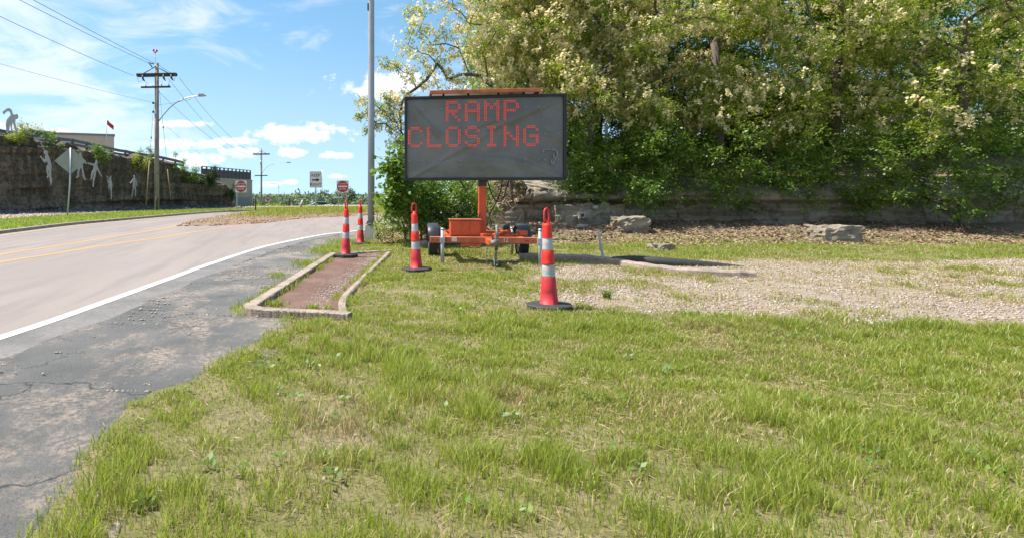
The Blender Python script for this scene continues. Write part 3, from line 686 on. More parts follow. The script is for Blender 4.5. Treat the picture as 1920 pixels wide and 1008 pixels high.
s = MB(); s.tube([(-0.2, -0.1, H1-0.1), (-0.55, -0.3, H1+0.0), (-0.3, -0.15, H1-0.35)], 0.05, 6); s.build('wire_bracket', mt['dark_metal'], up)
q = [(0.12, -0.05, H1-4.5), (0.5, -0.1, H1-4.05), (1.1, -0.2, H1-3.45), (1.75, -0.3, H1-3.02), (2.5, -0.4, H1-2.75), (3.5, -0.55, H1-2.62)]
lamp = MB().tube([tuple(v) for v in resample(q, 16)], 0.045, 8).build('lamp_arm', mt['galv'], up)
l = MB(); l.prism([(3.45, H1-2.70), (3.75, H1-2.70), (4.02, H1-2.66), (4.02, H1-2.62), (3.8, H1-2.52), (3.5, H1-2.50)], -0.72, -0.48); l.lathe([(0.04, 0), (0.04, 0.12), (0, .13)], 8, (3.78, -0.6, H1-2.53)); l.build('lamp_head', mt['white_steel'], up)
for z in (H1-3.05, H1-3.72): MB().lathe([(0.0, -.09), (0.08, -.08), (0.08, .08), (0, .09)], 8, (-0.24, -0.1, z)).build('bracket_knob', mt['dark_metal'], up)
# second pole further off
p2d = 113.0; POLE2 = Vector(((490-PX0)/F*p2d, p2d, -3.2)); H2 = (HC-(280-PY0)/F*p2d)-POLE2.z
up2 = empty('utility_pole', POLE2, R(-4), 'distant wooden utility pole beyond the island, behind the brown posts', 'utility pole', 'utility poles along the road')
utility_pole(up2, H2)
MB().box(-1.2, 1.2, -0.27, -0.17, H2-4.95, H2-4.78).build('lower_crossarm', mt['dark_wood'], up2)
MB().tube([(0, 0, H2-.3), (0, 0, H2+0.6)], 0.03, 6).build('lightning_rod', mt['galv'], up2)
MB().tube([tuple(v) for v in resample([(0.15, -.1, H2-4.4), (1.2, -.2, H2-3.2), (2.8, -.3, H2-2.7), (4.9, -.4, H2-2.5)], 12)], 0.03, 6).build('lamp_arm', mt['galv'], up2)
MB().prism([(4.8, H2-2.6), (5.5, H2-2.58), (5.45, H2-2.42), (4.85, H2-2.40)], -.55, -.3).build('lamp_head', mt['white_steel'], up2)
MB().lathe([(0, 0), (0.17, .03), (0.18, .7), (0.1, .8), (0, .82)], 10, (0.0, -0.33, H2-2.9)).build('transformer', mt['galv'], up2)
# wires
def wire(name, A, B, sag, label, r=0.014, n=40, ext=None):
    A = Vector(A); B = Vector(B); pts = []
    for k in range(n+1):
        t = k/n; p = A.lerp(B, t); p.z -= 4*sag*t*(1-t); pts.append(p)
    o = MB().tube(pts, r, 5, caps=False).build(name, mt['wire'])
    return tag(o, label, 'power line', 'overhead wires')
def wire_q(name, pts, label, r=0.014, grp=True):
    a, b, c = [Vector(p) for p in pts]; q = []
    for k in range(41):
        t = k/40; q.append(a*(2*(t-.5)*(t-1))+b*(-4*t*(t-1))+c*(2*t*(t-.5)))
    return tag(MB().tube(q, r, 5, caps=False).build(name, mt['wire']), label, 'power line', 'overhead wires')
def ext(A, M): return A+(M-A)*2.1+Vector((0, 0, 0.35))
for (ax, ay, mx, my, md, lab) in ((252, 143, 90, 73, 33.0, 'overhead wire running left from the outer end of the near crossarm'),
                              (284, 121, 40, 2, 28.0, 'lower of two close overhead wires running up left from the near pole top'),
                              (300, 124, 62, 0, 28.0, 'upper of two close overhead wires running up left past the near pole top'),
                              (290, 193, 100, 147, 34.0, 'faint low cable running left from halfway up the near utility pole')):
    A = P(ax, ay, 46.6); M_ = P(mx, my, md); wire_q('power_line', (A, M_, ext(A, M_)), lab, 0.013 if ay < 180 else 0.008)
T2 = lambda dx, dz: POLE2+Vector((dx, 0, H2+dz))
wire('power_line', P(336, 146, 46.5), T2(1.5, -0.85), 2.0, 'overhead wire between the poles, from the right end of the near upper crossarm')
wire('power_line', P(316, 148, 46.5), T2(0.6, -0.75), 2.4, 'overhead wire between the poles, from the middle of the near upper crossarm')
wire('power_line', P(286, 160, 46.5), T2(-1.5, -0.85), 1.6, 'overhead wire between the poles, from behind the near lower crossarm')
wire('power_line', P(296, 222, 46.6), T2(0, -4.8), 1.8, 'thin low cable between the two utility poles, beneath the others', 0.008)
wire('power_line', P(322, 124 + 14, 46.6), P(300, 124, 46.4), 0.02, 'short overhead wire joining the near pole top to its crossarm')
wire('lamp_wire', P(297, 197, 46.5), P(360, 186, 46.2), 0.05, 'thin feed wire from the near utility pole to its lamp arm', 0.008)
for (tx, ty, bx, by, gy0, gy1, lab) in ((288, 200, 273, 393, 300, 384, 'guy wire with long guard, left of the near utility pole'), (299, 170, 322, 391, 314, 372, 'guy wire with yellow guard, right of the near utility pole')):
    A = P(tx, ty, 46.9); B = P(bx, by, WALL(bx)-1.6); B.z = 0.08
    g = empty('guy_wire', B, 0, lab, 'guy wire')
    MB().tube([A, A.lerp(B, .5), B], 0.012, 5).build('cable', mt['wire'], g, B)
    tt0 = (gy0-ty)/(by-ty); tt1 = (gy1-ty)/(by-ty)
    MB().tube([A.lerp(B, tt0), A.lerp(B, tt1)], 0.036, 8).build('guard', mt['yellow_plastic'], g, B)
    MB().lathe([(0, -.1), (.05, -.06), (.05, .06), (0, .1)], 8, tuple(A.lerp(B, .30))).build('strain_insulator', mt['dark_metal'], g, B)

# ------------------------------------------------------------------ figures cut from silver plate
def figure(name, pxpts, depth_fun, th, label, yaw):
    """outline drawn in photo pixels, taken to a plate standing at the cliff; plate turned to lie along the cliff"""
    c = np.mean(np.array(pxpts), 0); z0 = depth_fun(c[0]); O = P(c[0], c[1], z0)
    d = Vector((0.63, 0.78, 0)).normalized() if yaw is None else Vector((math.cos(yaw), math.sin(yaw), 0))
    nrm = Vector((d.y, -d.x, 0))
    poly = []
    for x, y in pxpts:                       # ray meets the plate's plane
        ray = P(x, y, 1.0)-Vector((0, 0, HC)); cam0 = Vector((0, 0, HC))
        t = (O-cam0).dot(nrm)/ray.dot(nrm); w = cam0+ray*t-O; poly.append((w.dot(d), w.z))
    ar = sum(poly[i][0]*poly[(i+1) % len(poly)][1]-poly[(i+1) % len(poly)][0]*poly[i][1] for i in range(len(poly)))
    if ar < 0: poly = poly[::-1]
    M = Matrix.Translation(O) @ Matrix(((d.x, -nrm.x, 0, 0), (d.y, -nrm.y, 0, 0), (0, 0, 1, 0), (0, 0, 0, 1)))
    o = MB().prism(poly, -th/2, th/2).build(name, mt['figure']); o.matrix_world = M
    tag(o, label, 'sculpture', 'silver figures on the cliff')
    return o
wd = lambda off: (lambda px: WALL(px)-off)
Z2 = lambda pts: [(x/4.583, 200+y/4.582) for x, y in pts]
figure('figure_sculpture', Z2([(20,48),(32,38),(62,16),(82,14),(100,28),(112,66),(128,70),(146,64),(157,76),(158,94),(150,108),(134,110),(132,140),(140,178),(165,226),(152,232),(138,222),(122,188),(110,136),(101,180),(114,214),(96,220),(86,152),(80,218),(54,230),(50,150),(58,112),(92,74),(84,46),(66,40),(44,56),(38,68),(26,62)]), wd(1.1), 0.02, 'silver cut-out figure bending over on top of the cliff edge', 0.25)
figure('figure_sculpture', Z2([(305,282),(330,282),(352,300),(368,340),(384,376),(398,374),(410,386),(410,406),(424,440),(442,498),(442,530),(438,560),(440,600),(448,640),(438,684),(430,640),(422,590),(418,545),(412,560),(422,598),(410,614),(398,610),(408,594),(400,560),(398,518),(412,500),(402,470),(384,486),(362,458),(346,432),(352,424),(368,446),(388,456),(392,420),(374,396),(382,386),(366,352),(346,306),(326,292)]), wd(1.3), 0.03, 'silver cut-out figure climbing with one arm stretched up the cliff', None)
figure('figure_sculpture', Z2([(684,400),(696,396),(700,424),(716,452),(748,488),(742,498),(716,470),(706,480),(712,520),(718,560),(728,606),(740,632),(726,632),(714,610),(706,560),(696,520),(686,540),(680,566),(678,598),(662,618),(654,612),(668,592),(668,552),(672,510),(680,470),(682,440)]), wd(1.3), 0.03, 'silver cut-out figure partly hidden behind the diamond sign', None)
figure('figure_sculpture', Z2([(748,478),(760,482),(790,490),(814,492),(824,476),(824,460),(834,458),(838,474),(834,496),(842,524),(854,556),(872,592),(880,602),(868,600),(846,566),(834,540),(826,560),(820,600),(808,640),(806,690),(798,690),(800,640),(806,600),(804,575),(794,600),(792,622),(780,630),(784,600),(788,564),(804,540),(806,512),(780,502),(756,494)]), wd(1.3), 0.03, 'silver cut-out figure reaching out to its neighbour beside the diamond sign', None)
figure('figure_sculpture', Z2([(914,594),(924,598),(930,618),(942,620),(942,600),(950,594),(956,604),(954,626),(964,660),(966,684),(960,710),(958,740),(962,770),(958,798),(952,796),(952,740),(946,700),(938,690),(940,712),(932,712),(934,676),(940,664),(930,656),(920,640),(918,628),(928,634),(940,644),(936,628),(922,618)]), wd(1.2), 0.03, 'small silver cut-out figure with one arm raised low on the cliff', None)
figure('figure_sculpture', Z2([(1116,656),(1132,638),(1142,622),(1150,616),(1148,600),(1154,590),(1160,600),(1160,618),(1170,632),(1180,660),(1180,686),(1174,684),(1172,662),(1164,648),(1164,690),(1170,710),(1166,740),(1168,772),(1160,770),(1160,736),(1158,700),(1150,704),(1142,740),(1136,782),(1128,782),(1136,736),(1142,696),(1146,650),(1136,650),(1122,664)]), wd(1.2), 0.03, 'smallest silver cut-out figure standing nearest the wooden pole', None)

# ------------------------------------------------------------------ signs
def post(mb, x, y, z0, z1, w=0.03): mb.box(x-w, x+w, y-w, y+w, z0, z1)
def rrect(w, h, r, n=4):
    q = []
    for cx_, cy_, a0 in ((w/2-r, -h/2+r, -90), (w/2-r, h/2-r, 0), (-w/2+r, h/2-r, 90), (-w/2+r, -h/2+r, 180)):
        for k in range(n+1): a = R(a0+90*k/n); q.append((cx_+r*math.cos(a), cy_+r*math.sin(a)))
    return q
FRONT = Matrix(((1, 0, 0, 0), (0, 0, -1, 0), (0, 1, 0, 0), (0, 0, 0, 1)))      # text plane xy -> xz, facing the camera
# back of a diamond warning sign
B = G(127, 408); zD = B.y; O = P(132, 302, zD)
dm = empty('warning_sign', (O.x, zD, 0.08), R(18), 'back of a diamond warning sign on a grey post, before the cliff', 'road sign')
hs = 26.5/F*zD/math.cos(R(18)); hv = 25.5/F*zD; cz = O.z-0.08
MB().prism([(-hs, cz), (0, cz-hv), (hs, cz), (0, cz+hv)], -0.004, 0.004).build('panel', mt['sign_back'], dm)
MB().tube([(-0.16, -0.05, 0), (-0.02, -0.05, cz*0.6), (0.02, -0.05, cz+hv*0.95)], 0.045, 8).build('post', mt['galv'], dm)
def dne(name, px, py, wpx, z, base_z, posts, label, rz=0.0):
    O = P(px, py, z); w = wpx/F*z; r = empty(name, (O.x, z, base_z), rz, label, 'road sign')
    c = O.z-base_z
    MB().prism([(a, c+b) for a, b in rrect(w, w, 0.06)], -0.003, 0.003).build('panel', mt['sign_white'], r)
    n = 40; MB().prism([(w*0.475*math.cos(2*math.pi*k/n), c+w*0.475*math.sin(2*math.pi*k/n)) for k in range(n)], -0.007, -0.0045).build('red_disc', mt['sign_red'], r)
    MB().box(-w*0.40, w*0.40, -0.011, -0.0085, c-w*0.065, c+w*0.065).build('white_bar', mt['sign_white'], r)
    for t, dz in (('DO NOT', 0.22), ('ENTER', -0.22)):
        text_mesh('lettering', t, w*0.19, mt['sign_white'], r, Matrix.Translation((0, -0.0095, c+dz*w)) @ FRONT, 0.001)
    for x in posts:
        m_ = MB(); m_.box(x*w-0.03, x*w+0.03, 0.006, 0.05, -0.3, c+w*0.45); m_.build('post', mt['galv'], r)
    return r
dne('do_not_enter_sign', 452, 350, 22, 50.0, 0.05, [-0.38], 'round red DO NOT ENTER sign in front of the tan wall', R(-10))
dne('do_not_enter_sign', 642.5, 350, 22.5, 46.0, 0.3, [-0.32, 0.32], 'round red DO NOT ENTER sign on two posts right of KEEP RIGHT', R(2))
far = dne('do_not_enter_sign', 502.5, 371.5, 10.2, 78.0, -1.7, [-0.32, 0.32], 'far small DO NOT ENTER sign above a red plate, by the distant pole')
zf = P(502, 383, 78).z+1.7
MB().box(-0.32, 0.32, -0.003, 0.003, zf-0.22, zf+0.22).build('lower_plate', mt['sign_red'], far)
text_mesh('lettering', 'WRONG\nWAY', 0.14, mt['sign_white'], far, Matrix.Translation((0, -0.006, zf)) @ FRONT, 0.001)
O = P(592, 337, 45.0); kr = empty('keep_right_sign', (O.x, 45.0, 0.35), R(3), 'white KEEP RIGHT sign with black arrow on a single grey post', 'road sign')
c = O.z-0.35; w = 22.5/F*45; h = 30/F*45
MB().prism([(a, c+b) for a, b in rrect(w, h, 0.05)], -0.003, 0.003).build('panel', mt['sign_white'], kr)
fr = MB()
for x0, x1, z0, z1 in ((-w/2+.02, w/2-.02, h/2-.045, h/2-.02), (-w/2+.02, w/2-.02, -h/2+.02, -h/2+.045), (-w/2+.02, -w/2+.045, -h/2+.045, h/2-.045), (w/2-.045, w/2-.02, -h/2+.045, h/2-.045)):
    fr.box(x0, x1, -0.006, -0.004, c+z0, c+z1)
fr.build('border', mt['sign_black'], kr)
text_mesh('lettering', 'KEEP', 0.30, mt['sign_black'], kr, Matrix.Translation((0, -0.006, c+0.30)) @ FRONT, 0.001)
text_mesh('lettering', 'RIGHT', 0.28, mt['sign_black'], kr, Matrix.Translation((0, -0.006, c-0.37)) @ FRONT, 0.001)
MB().prism([(-0.27, c-0.08), (0.06, c-0.08), (0.06, c-0.17), (0.29, c-0.03), (0.06, c+0.11), (0.06, c+0.02), (-0.27, c+0.02)], -0.008, -0.0045).build('arrow', mt['sign_black'], kr)
MB().box(-0.045, 0.045, 0.004, 0.07, -0.4, c+h*0.45).build('post', mt['galv'], kr)

# dark posts, delineators on the island
def stub(px, py0, py1, z, wpx, label, mat='dark_wood', lean=0.0, bz=0.1, cap=False, z_top=None):
    A = P(px, py1, z); T_ = P(px+lean, py0, z); r = wpx/F*z/2
    o = MB(); o.tube([A-Vector((0, 0, 0.3)), A.lerp(T_, .55), A.lerp(T_, .6), T_], [r*.8, r*.8, r, r*.9], 8)
    ob = o.build('post', mt[mat]); return tag(ob, label, 'post')
stub(294, 368, 401, 44.5, 4.5, 'short dark marker post in front of the near utility pole')
stub(479, 367, 402, 44.0, 3.2, 'tall brown timber post at the left end of the island grass')
stub(475, 377, 394, 60.0, 2.4, 'short dark post left of the tall brown timber post')
stub(542, 371, 395, 62.0, 3.6, 'dark grey post in the grass between the far sign and leaning marker')
stub(565, 375, 394, 60.0, 3.0, 'dark post directly behind the leaning white marker')
stub(558, 375, 399, 44.0, 4.0, 'leaning white marker post on the island', 'white_steel', lean=10)
# pale masts far off
for px, top, base, z, lab in ((522.5, 345, 398, 95, 'thin pale mast with a short side arm beyond the island'), (604, 318, 380, 240, 'very thin far mast just right of KEEP RIGHT')):
    A = P(px, base, z); T_ = P(px, top, z); r = empty('mast', A, 0, lab, 'mast')
    MB().tube([A, T_], 0.05 if z < 100 else 0.09, 6).build('pole', mt['galv'], r, A)
    if z < 100: MB().tube([T_-Vector((0, 0, .05)), P(494, 344.5, z)], 0.04, 5).build('side_arm', mt['galv'], r, A)
    else: MB().tube([T_, T_+Vector((0, 0, 1.6))], 0.03, 5).build('antenna', mt['galv'], r, A)

# ------------------------------------------------------------------ street light pole on concrete foot
bp = G(696, 450); lp = empty('light_pole', bp, 0, 'tall grey steel light pole on a concrete foot beside the cones', 'light pole')
f0 = MB(); r0, r1 = 0.215, 0.14
f0.add([(-r0, -r0, -.2), (r0, -r0, -.2), (r0, r0, -.2), (-r0, r0, -.2), (-r0, -r0, 0.05), (r0, -r0, 0.05), (r0, r0, 0.05), (-r0, r0, 0.05), (-r1, -r1, 0.46), (r1, -r1, 0.46), (r1, r1, 0.46), (-r1, r1, 0.46), (-r1*.8, -r1*.8, 0.49), (r1*.8, -r1*.8, 0.49), (r1*.8, r1*.8, 0.49), (-r1*.8, r1*.8, 0.49)],
       [(0,1,5,4),(1,2,6,5),(2,3,7,6),(3,0,4,7),(4,5,9,8),(5,6,10,9),(6,7,11,10),(7,4,8,11),(8,9,13,12),(9,10,14,13),(10,11,15,14),(11,8,12,15),(12,13,14,15)])
foot_o = f0.build('foot', mt['concrete'], lp); foot_o.rotation_euler = (0, 0, R(-14))
MB().lathe([(0.17, 0.485), (0.17, 0.51), (0.11, 0.515)], 16).build('base_plate', mt['dark_metal'], lp)
for k in range(4):
    a = R(45+90*k-14); MB().lathe([(0.02, 0.51), (0.02, 0.57), (0, .575)], 6, (0.145*math.cos(a), 0.145*math.sin(a), 0)).build('anchor_bolt', mt['dark_metal'], lp)
sh = MB(); ns_ = 12
sh.tube([(0, 0, 0.5), (0, 0, 4), (0.0, 0, 8), (0.02, 0, 11.5)], [0.105, 0.098, 0.09, 0.08], 16); sh.build('shaft', mt['pole_grey'], lp)
MB().box(-0.115, -0.08, -0.05, 0.05, 6.95, 7.15).build('hand_hole', mt['dark_metal'], lp)
MB().tube([tuple(v) for v in resample([(0.02, 0, 11.2), (-0.5, 0.1, 11.9), (-1.4, 0.3, 12.2), (-2.2, .5, 12.25)], 10)], 0.05, 8).build('lamp_arm', mt['pole_grey'], lp)
MB().prism([(-2.9, 12.2), (-2.15, 12.17), (-2.15, 12.32), (-2.5, 12.36), (-2.85, 12.28)], 0.38, 0.66).build('lamp_head', mt['galv'], lp)

# ------------------------------------------------------------------ buildings, fence, guard rail, car on the left
zb = 75.0
bp_ = P(214, 250, zb); bl = empty('building', (bp_.x, zb, 4.6), R(21), 'long low beige building on top of the cliff', 'building')
tz = P(0, 252, zb).z-4.6
MB().box(-45, 0, 0, 14, -2, tz-0.22).build('wall', mt['beige'], bl)
MB().box(-45.1, 0.1, -0.1, 14.1, tz-0.22, tz).build('roof_edge', mt['greywall'], bl)
f = P(200, 250, 72.0); fp = empty('flagpole', f-Vector((0, 0, 0.6)), 0, 'thin flagpole with a small red flag above the beige building', 'flagpole')
MB().tube([(0, 0, -3.0), (0, 0, 2.6)], 0.035, 6).build('pole', mt['galv'], fp)
V = []; 
for i in range(7):
    for k in range(5): V.append((0.03+0.13*i, 0.07*math.sin(i*1.3+k*.3), 2.15-0.11*i-0.135*k))
mesh_np('flag', V, [(i*5+k, i*5+k+1, i*5+k+6, i*5+k+5) for i in range(6) for k in range(4)], mt['flag'], fp)
# end wall of the parking deck and its fence
A = P(405, 391, 57.5); B = P(473, 391, 65.5); A.z = B.z = 0
dv = (B-A).normalized(); L = (B-A).length; rot = math.atan2(dv.y, dv.x)
dk = empty('retaining_wall', A, rot, 'tan concrete wall at the end of the cliff below a dark fence', 'wall')
MB().box(-2.5, L, 0, 0.4, 0.95, 2.72).build('upper_band', mt['tanwall'], dk)
MB().box(-2.5, L+0.004, -0.003, 12, -3.5, 0.95).build('lower_band', mt['greywall'], dk)
MB().box(-2.5, L-.01, 0.4, 11.9, 0.95, 2.4).build('deck', mt['greywall'], dk)
MB().box(-2.5, L+0.05, -0.05, 0.45, 2.72, 2.80).build('coping', mt['tanwall'], dk)
fn = empty('fence', A+Vector((0, 0, 2.80)), rot, 'dark metal fence with square posts on top of the tan wall', 'fence')
L0 = -2.4
for k in range(13):
    x = L0+(L-L0-0.1)*k/12; MB().box(x-0.06, x+0.06, 0.12, 0.24, 0, 0.98).build('fence_post', mt['dark_metal'], fn)
for k in range(12):
    xa = L0+(L-L0-0.1)*k/12+0.07; xb = L0+(L-L0-0.1)*(k+1)/12-0.07
    p_ = MB()
    for q in range(9): xx = xa+(xb-xa)*(q+.5)/9; p_.box(xx-0.022, xx+0.022, 0.165, 0.195, 0.06, 0.82)
    p_.box(xa, xb, 0.155, 0.205, 0.02, 0.06)
    p_.build('fence_panel', mt['dark_metal'], fn)
MB().box(L0, L-0.1, 0.13, 0.23, 0.985, 1.05).build('top_rail', mt['dark_metal'], fn)
# guard rail along the cliff top
gr = empty('guard_rail', cliff_top(100, 1.2), 0, 'long dark guard rail running along the cliff top', 'guard rail'); go = gr.location.copy()
gp = [cliff_top(px, 1.1) for px in range(-180, 372, 12)]
for i_, p in enumerate(gp): p.z = np.interp(PX0+F*p.x/p.y, [-500, 0, 87, 135, 214, 290, 340, 380], [6.4, 5.12, 4.9, 4.8, 4.3, 3.95, 3.6, 2.8])
for k in range(0, len(gp), 2):
    p = gp[k]; MB().box(p.x-0.07, p.x+0.07, p.y-0.07, p.y+0.07, p.z-0.7, p.z+0.62).build('rail_post', mt['dark_wood'], gr, go)
for z0, z1, nm in ((0.12, 0.30, 'lower_rail'), (0.38, 0.60, 'upper_rail')):
    r_ = MB()
    for a, b in zip(gp[:-1], gp[1:]):
        d = (b-a).normalized(); n_ = Vector((d.y, -d.x, 0))*0.1; n2 = n_*1.5
        r_.add([a+n_+Vector((0,0,z0)), b+n_+Vector((0,0,z0)), b+n_+Vector((0,0,z1)), a+n_+Vector((0,0,z1)), a+n2+Vector((0,0,z0)), b+n2+Vector((0,0,z0)), b+n2+Vector((0,0,z1)), a+n2+Vector((0,0,z1))], [(0,1,2,3), (7,6,5,4), (3,2,6,7), (0,4,5,1)])
    r_.build(nm, simple('grey_rail_'+nm, (0.16, 0.165, 0.18), 0.6), gr, go)
def car(name, loc, rz, paint, label):
    r = empty(name, loc, rz, label, 'car')
    prof = [(-2.2, 0.32), (2.2, 0.32), (2.28, 0.6), (2.15, 0.82), (1.25, 0.95), (0.55, 1.42), (-1.05, 1.46), (-1.9, 1.0), (-2.22, 0.92)]
    MB().prism(prof, -0.86, 0.86).build('body', paint, r)
    for sgn in (-1, 1):
        MB().prism([(-1.62, 1.0), (1.02, 0.98), (0.48, 1.36), (-1.0, 1.40)], sgn*0.862, sgn*0.868).build('side_window', mt['glass'], r)
        for x in (-1.4, 1.4):
            w_ = MB().lathe([(0, -0.1), (0.2, -0.1), (0.32, -0.1), (0.33, -0.05), (0.33, 0.05), (0.32, 0.1), (0, 0.1)], 16, (0, 0, 0), Matrix.Translation((x, sgn*0.80, 0.33)) @ Matrix.Rotation(R(90), 4, 'X')).build('wheel', mt['tyre'], r)
    MB().add([(1.26, -0.7, 0.97), (1.26, 0.7, 0.97), (0.6, 0.65, 1.41), (0.6, -0.65, 1.41)], [(0, 1, 2, 3)]).build('windscreen', mt['glass'], r)
    return r
pc = cliff_top(122, 3.4); car('parked_car', pc+Vector((0, 0, -0.25)), R(51), mt['white_car'], 'white parked car glimpsed behind the cliff-top guard rail')
car('parked_car', P(604, 394.5, 105.0), R(6), mt['grey_car'], 'blue-grey car in the distance just right of KEEP RIGHT post')
# far white shed and chain fence right of the island
zs = 230.0; s0 = P(712, 385, zs); shd = empty('shed', s0, R(-8), 'far white flat-roofed building seen right of the light pole', 'building')
MB().box(-4.5, 6, 0, 9, -4, 1.9).build('wall', mt['white_wall'], shd); MB().box(-4.7, 6.2, -.2, 9.2, 1.9, 2.2).build('roof', mt['greywall'], shd)
MB().box(-3, -1.8, -.03, 0.0, -1, 1).build('door', mt['dark_metal'], shd)
for k, (px, py, w_, h_, m_, lab) in enumerate(((640, 384, 11, 2.6, 'greywall', 'far long grey building behind the chain fence, under DO NOT ENTER'), (678, 383, 7, 3.0, 'beige', 'far low beige building just left of the light pole'))):
    s0 = P(px, py+4, 190.0+20*k); b_ = empty('far_building', s0, R(5*k), lab, 'building')
    MB().box(-w_/2, w_/2, 0, 8, -4, h_).build('wall', mt[m_], b_); MB().box(-w_/2-.3, w_/2+.3, -.3, 8.3, h_, h_+.35).build('roof', mt['white_wall'], b_)
    for q in range(4): xx = -w_/2+w_*(q+.5)/4; MB().box(xx-.45, xx+.45, -.05, 0, h_*.35, h_*.8).build('window', mt['glass'], b_)
cf = empty('chain_fence', P(610, 396, 84), 0, 'low grey pipe fence beyond the island, under the DO NOT ENTER sign', 'fence'); co = cf.location.copy()
pts_ = [P(610+13.5*k, 384+0.1*k, 84.0) for k in range(11)]
for p in pts_: MB().tube([Vector((p.x, p.y, p.z-1.7)), p], 0.05, 6).build('fence_post', mt['galv'], cf, co)
for dz in (0, -0.55, -1.1): MB().tube([p+Vector((0, 0, dz-0.04)) for p in pts_], 0.035, 5).build('rail', mt['galv'], cf, co)

# ------------------------------------------------------------------ message board trailer
tl = empty('message_board_trailer', (3.37, 12.75, 0.0), R(-8), 'orange message board trailer showing red letters RAMP CLOSING', 'message board')
FH = 0.50
fr = MB(); fr.box(-1.10, 1.0, -0.83, -0.73, FH-0.06, FH+0.06, bev=0.006); fr.build('front_beam', mt['orange_faded'], tl)
for x in (-1.04, -0.94, 0.86, 0.94):
    MB().lathe([(0.016, 0), (0.016, 0.008), (0.009, 0.012), (0, .012)], 6, (0, 0, 0), Matrix.Translation((x, -0.831, FH)) @ Matrix.Rotation(R(90), 4, 'X')).build('bolt', mt['dark_metal'], tl)
for x in (-0.80, 0.74): MB().box(x-.035, x+.035, -0.838, -0.8305, FH-0.015, FH+0.015).build('reflector', mt['sign_red'], tl)
MB().tube([tuple(v) for v in resample([(0.02, -0.85, FH-.05), (-0.2, -0.78, FH-.16), (-0.5, -0.7, FH-.12), (-0.72, -.6, FH-.07)], 14)], 0.008, 5).build('wiring', mt['black_rubber'], tl)
txt = text_mesh('number', '12', 0.105, mt['sticker'], tl, Matrix.Translation((0.345, -0.832, FH+0.002)) @ FRONT, 0.001)
MB().box(-0.68, -0.58, -0.834, -0.8305, FH-0.03, FH+0.05).build('sticker', mt['sticker'], tl)
for sx in (-0.72, 0.68): MB().box(sx-0.04, sx+0.04, -0.725, 1.35, FH-0.055, FH+0.055, bev=0.005).build('side_rail', mt['orange'], tl)
MB().box(-0.76, 0.72, 1.355, 1.44, FH-0.055, FH+0.055, bev=0.005).build('rear_beam', mt['orange'], tl)
MB().box(-0.675, 0.635, -0.14, 0.14, FH-0.05, FH+0.062, bev=0.005).build('cross_beam', mt['orange'], tl)
MB().box(-0.5, -0.12, -0.81, -0.74, FH-0.125, FH-0.065).build('lower_bracket', mt['orange'], tl)
for a_, b_ in (((0.16, -0.7), (0.66, 0.75)), ((-0.02, -0.7), (-0.62, 0.6))):
    d = Vector((b_[0]-a_[0], b_[1]-a_[1], 0)); M_ = Matrix.Translation((a_[0], a_[1], 0)) @ Matrix.Rotation(math.atan2(d.y, d.x), 4, 'Z')
    MB().box(0, d.length, -0.05, 0.05, FH+0.064, FH+0.12, M_, bev=0.004).build('diagonal_beam', mt['orange'], tl)
MB().tube([(-1.05, 0.9, 0.33), (1.02, 0.9, 0.33)], 0.035, 10).build('axle', mt['dark_metal'], tl)
MB().box(0.69, 0.85, -0.35, -0.1, FH+0.064, FH+0.16, bev=0.01).build('bracket', mt['orange'], tl)
wn = MB().lathe([(0, -.07), (.07, -.07), (.075, -.05), (.05, -.045), (.05, .045), (.075, .05), (.07, .07), (0, .07)], 14, (0, 0, 0), Matrix.Translation((0.52, 0.25, FH+0.20)) @ Matrix.Rotation(R(80), 4, 'Y')).build('winch', mt['dark_metal'], tl)
MB().box(0.42, 0.60, 0.12, 0.38, FH+0.064, FH+0.13, bev=0.008).build('winch_mount', mt['orange'], tl)
# wheels and fenders
for sx in (-0.97, 0.96):
    Mw = Matrix.Translation((sx, 0.9, 0.325)) @ Matrix.Rotation(R(90), 4, 'Y')
    prof = [(0.19, -0.085), (0.25, -0.10), (0.305, -0.098), (0.322, -0.075), (0.326, -0.045), (0.318, -0.04), (0.326, -0.034), (0.328, -0.006), (0.320, 0.0), (0.328, 0.006), (0.326, 0.034), (0.318, 0.04), (0.326, 0.045), (0.322, 0.075), (0.305, 0.098), (0.25, 0.10), (0.19, 0.085)]
    w_ = MB().lathe(prof, 36, (0, 0, 0), Mw).build('tyre', mt['tyre'], tl)
    MB().lathe([(0.0, 0.03), (0.06, 0.04), (0.075, 0.03), (0.11, 0.02), (0.17, 0.0), (0.19, 0.06), (0.2, 0.087), (0.185, .088), (0.185, -.085), (0.2, -.088), (0.19, -.06), (0.17, -0.04), (0, -0.05)], 28, (0, 0, 0), Mw).build('rim', mt['white_steel'], w_)
    fd = MB(); n_ = 14; V = []
    w0, w1 = sx-0.135, sx+0.135
    for rr in (0.385, 0.40):
        for k in range(n_+1):
            a = math.pi*k/n_
            yy = -math.cos(a)*rr*1.05; zz = math.sin(a)*rr
            yy = max(-0.36-(rr-.385), min(0.36+(rr-.385), yy)); 
            for x in (w0, w0+0.03, w1-0.03, w1):
                drop = 0.03 if x in (w0, w1) else 0.0
                V.append((x, 0.9+yy, 0.345+zz-drop))
    fs = []; m_ = n_+1
    for L_ in range(2):
        for k in range(n_):
            for c_ in range(3):
                i_ = L_*m_*4+k*4+c_; fs.append((i_, i_+1, i_+5, i_+4) if L_ else (i_+4, i_+5, i_+1, i_))
    for k in range(n_):
        for c_ in (0, 3): fs.append((k*4+c_, (k+1)*4+c_, m_*4+(k+1)*4+c_, m_*4+k*4+c_))
    fd.add(V, fs, True); fd.build('fender', mt['fender'], tl)
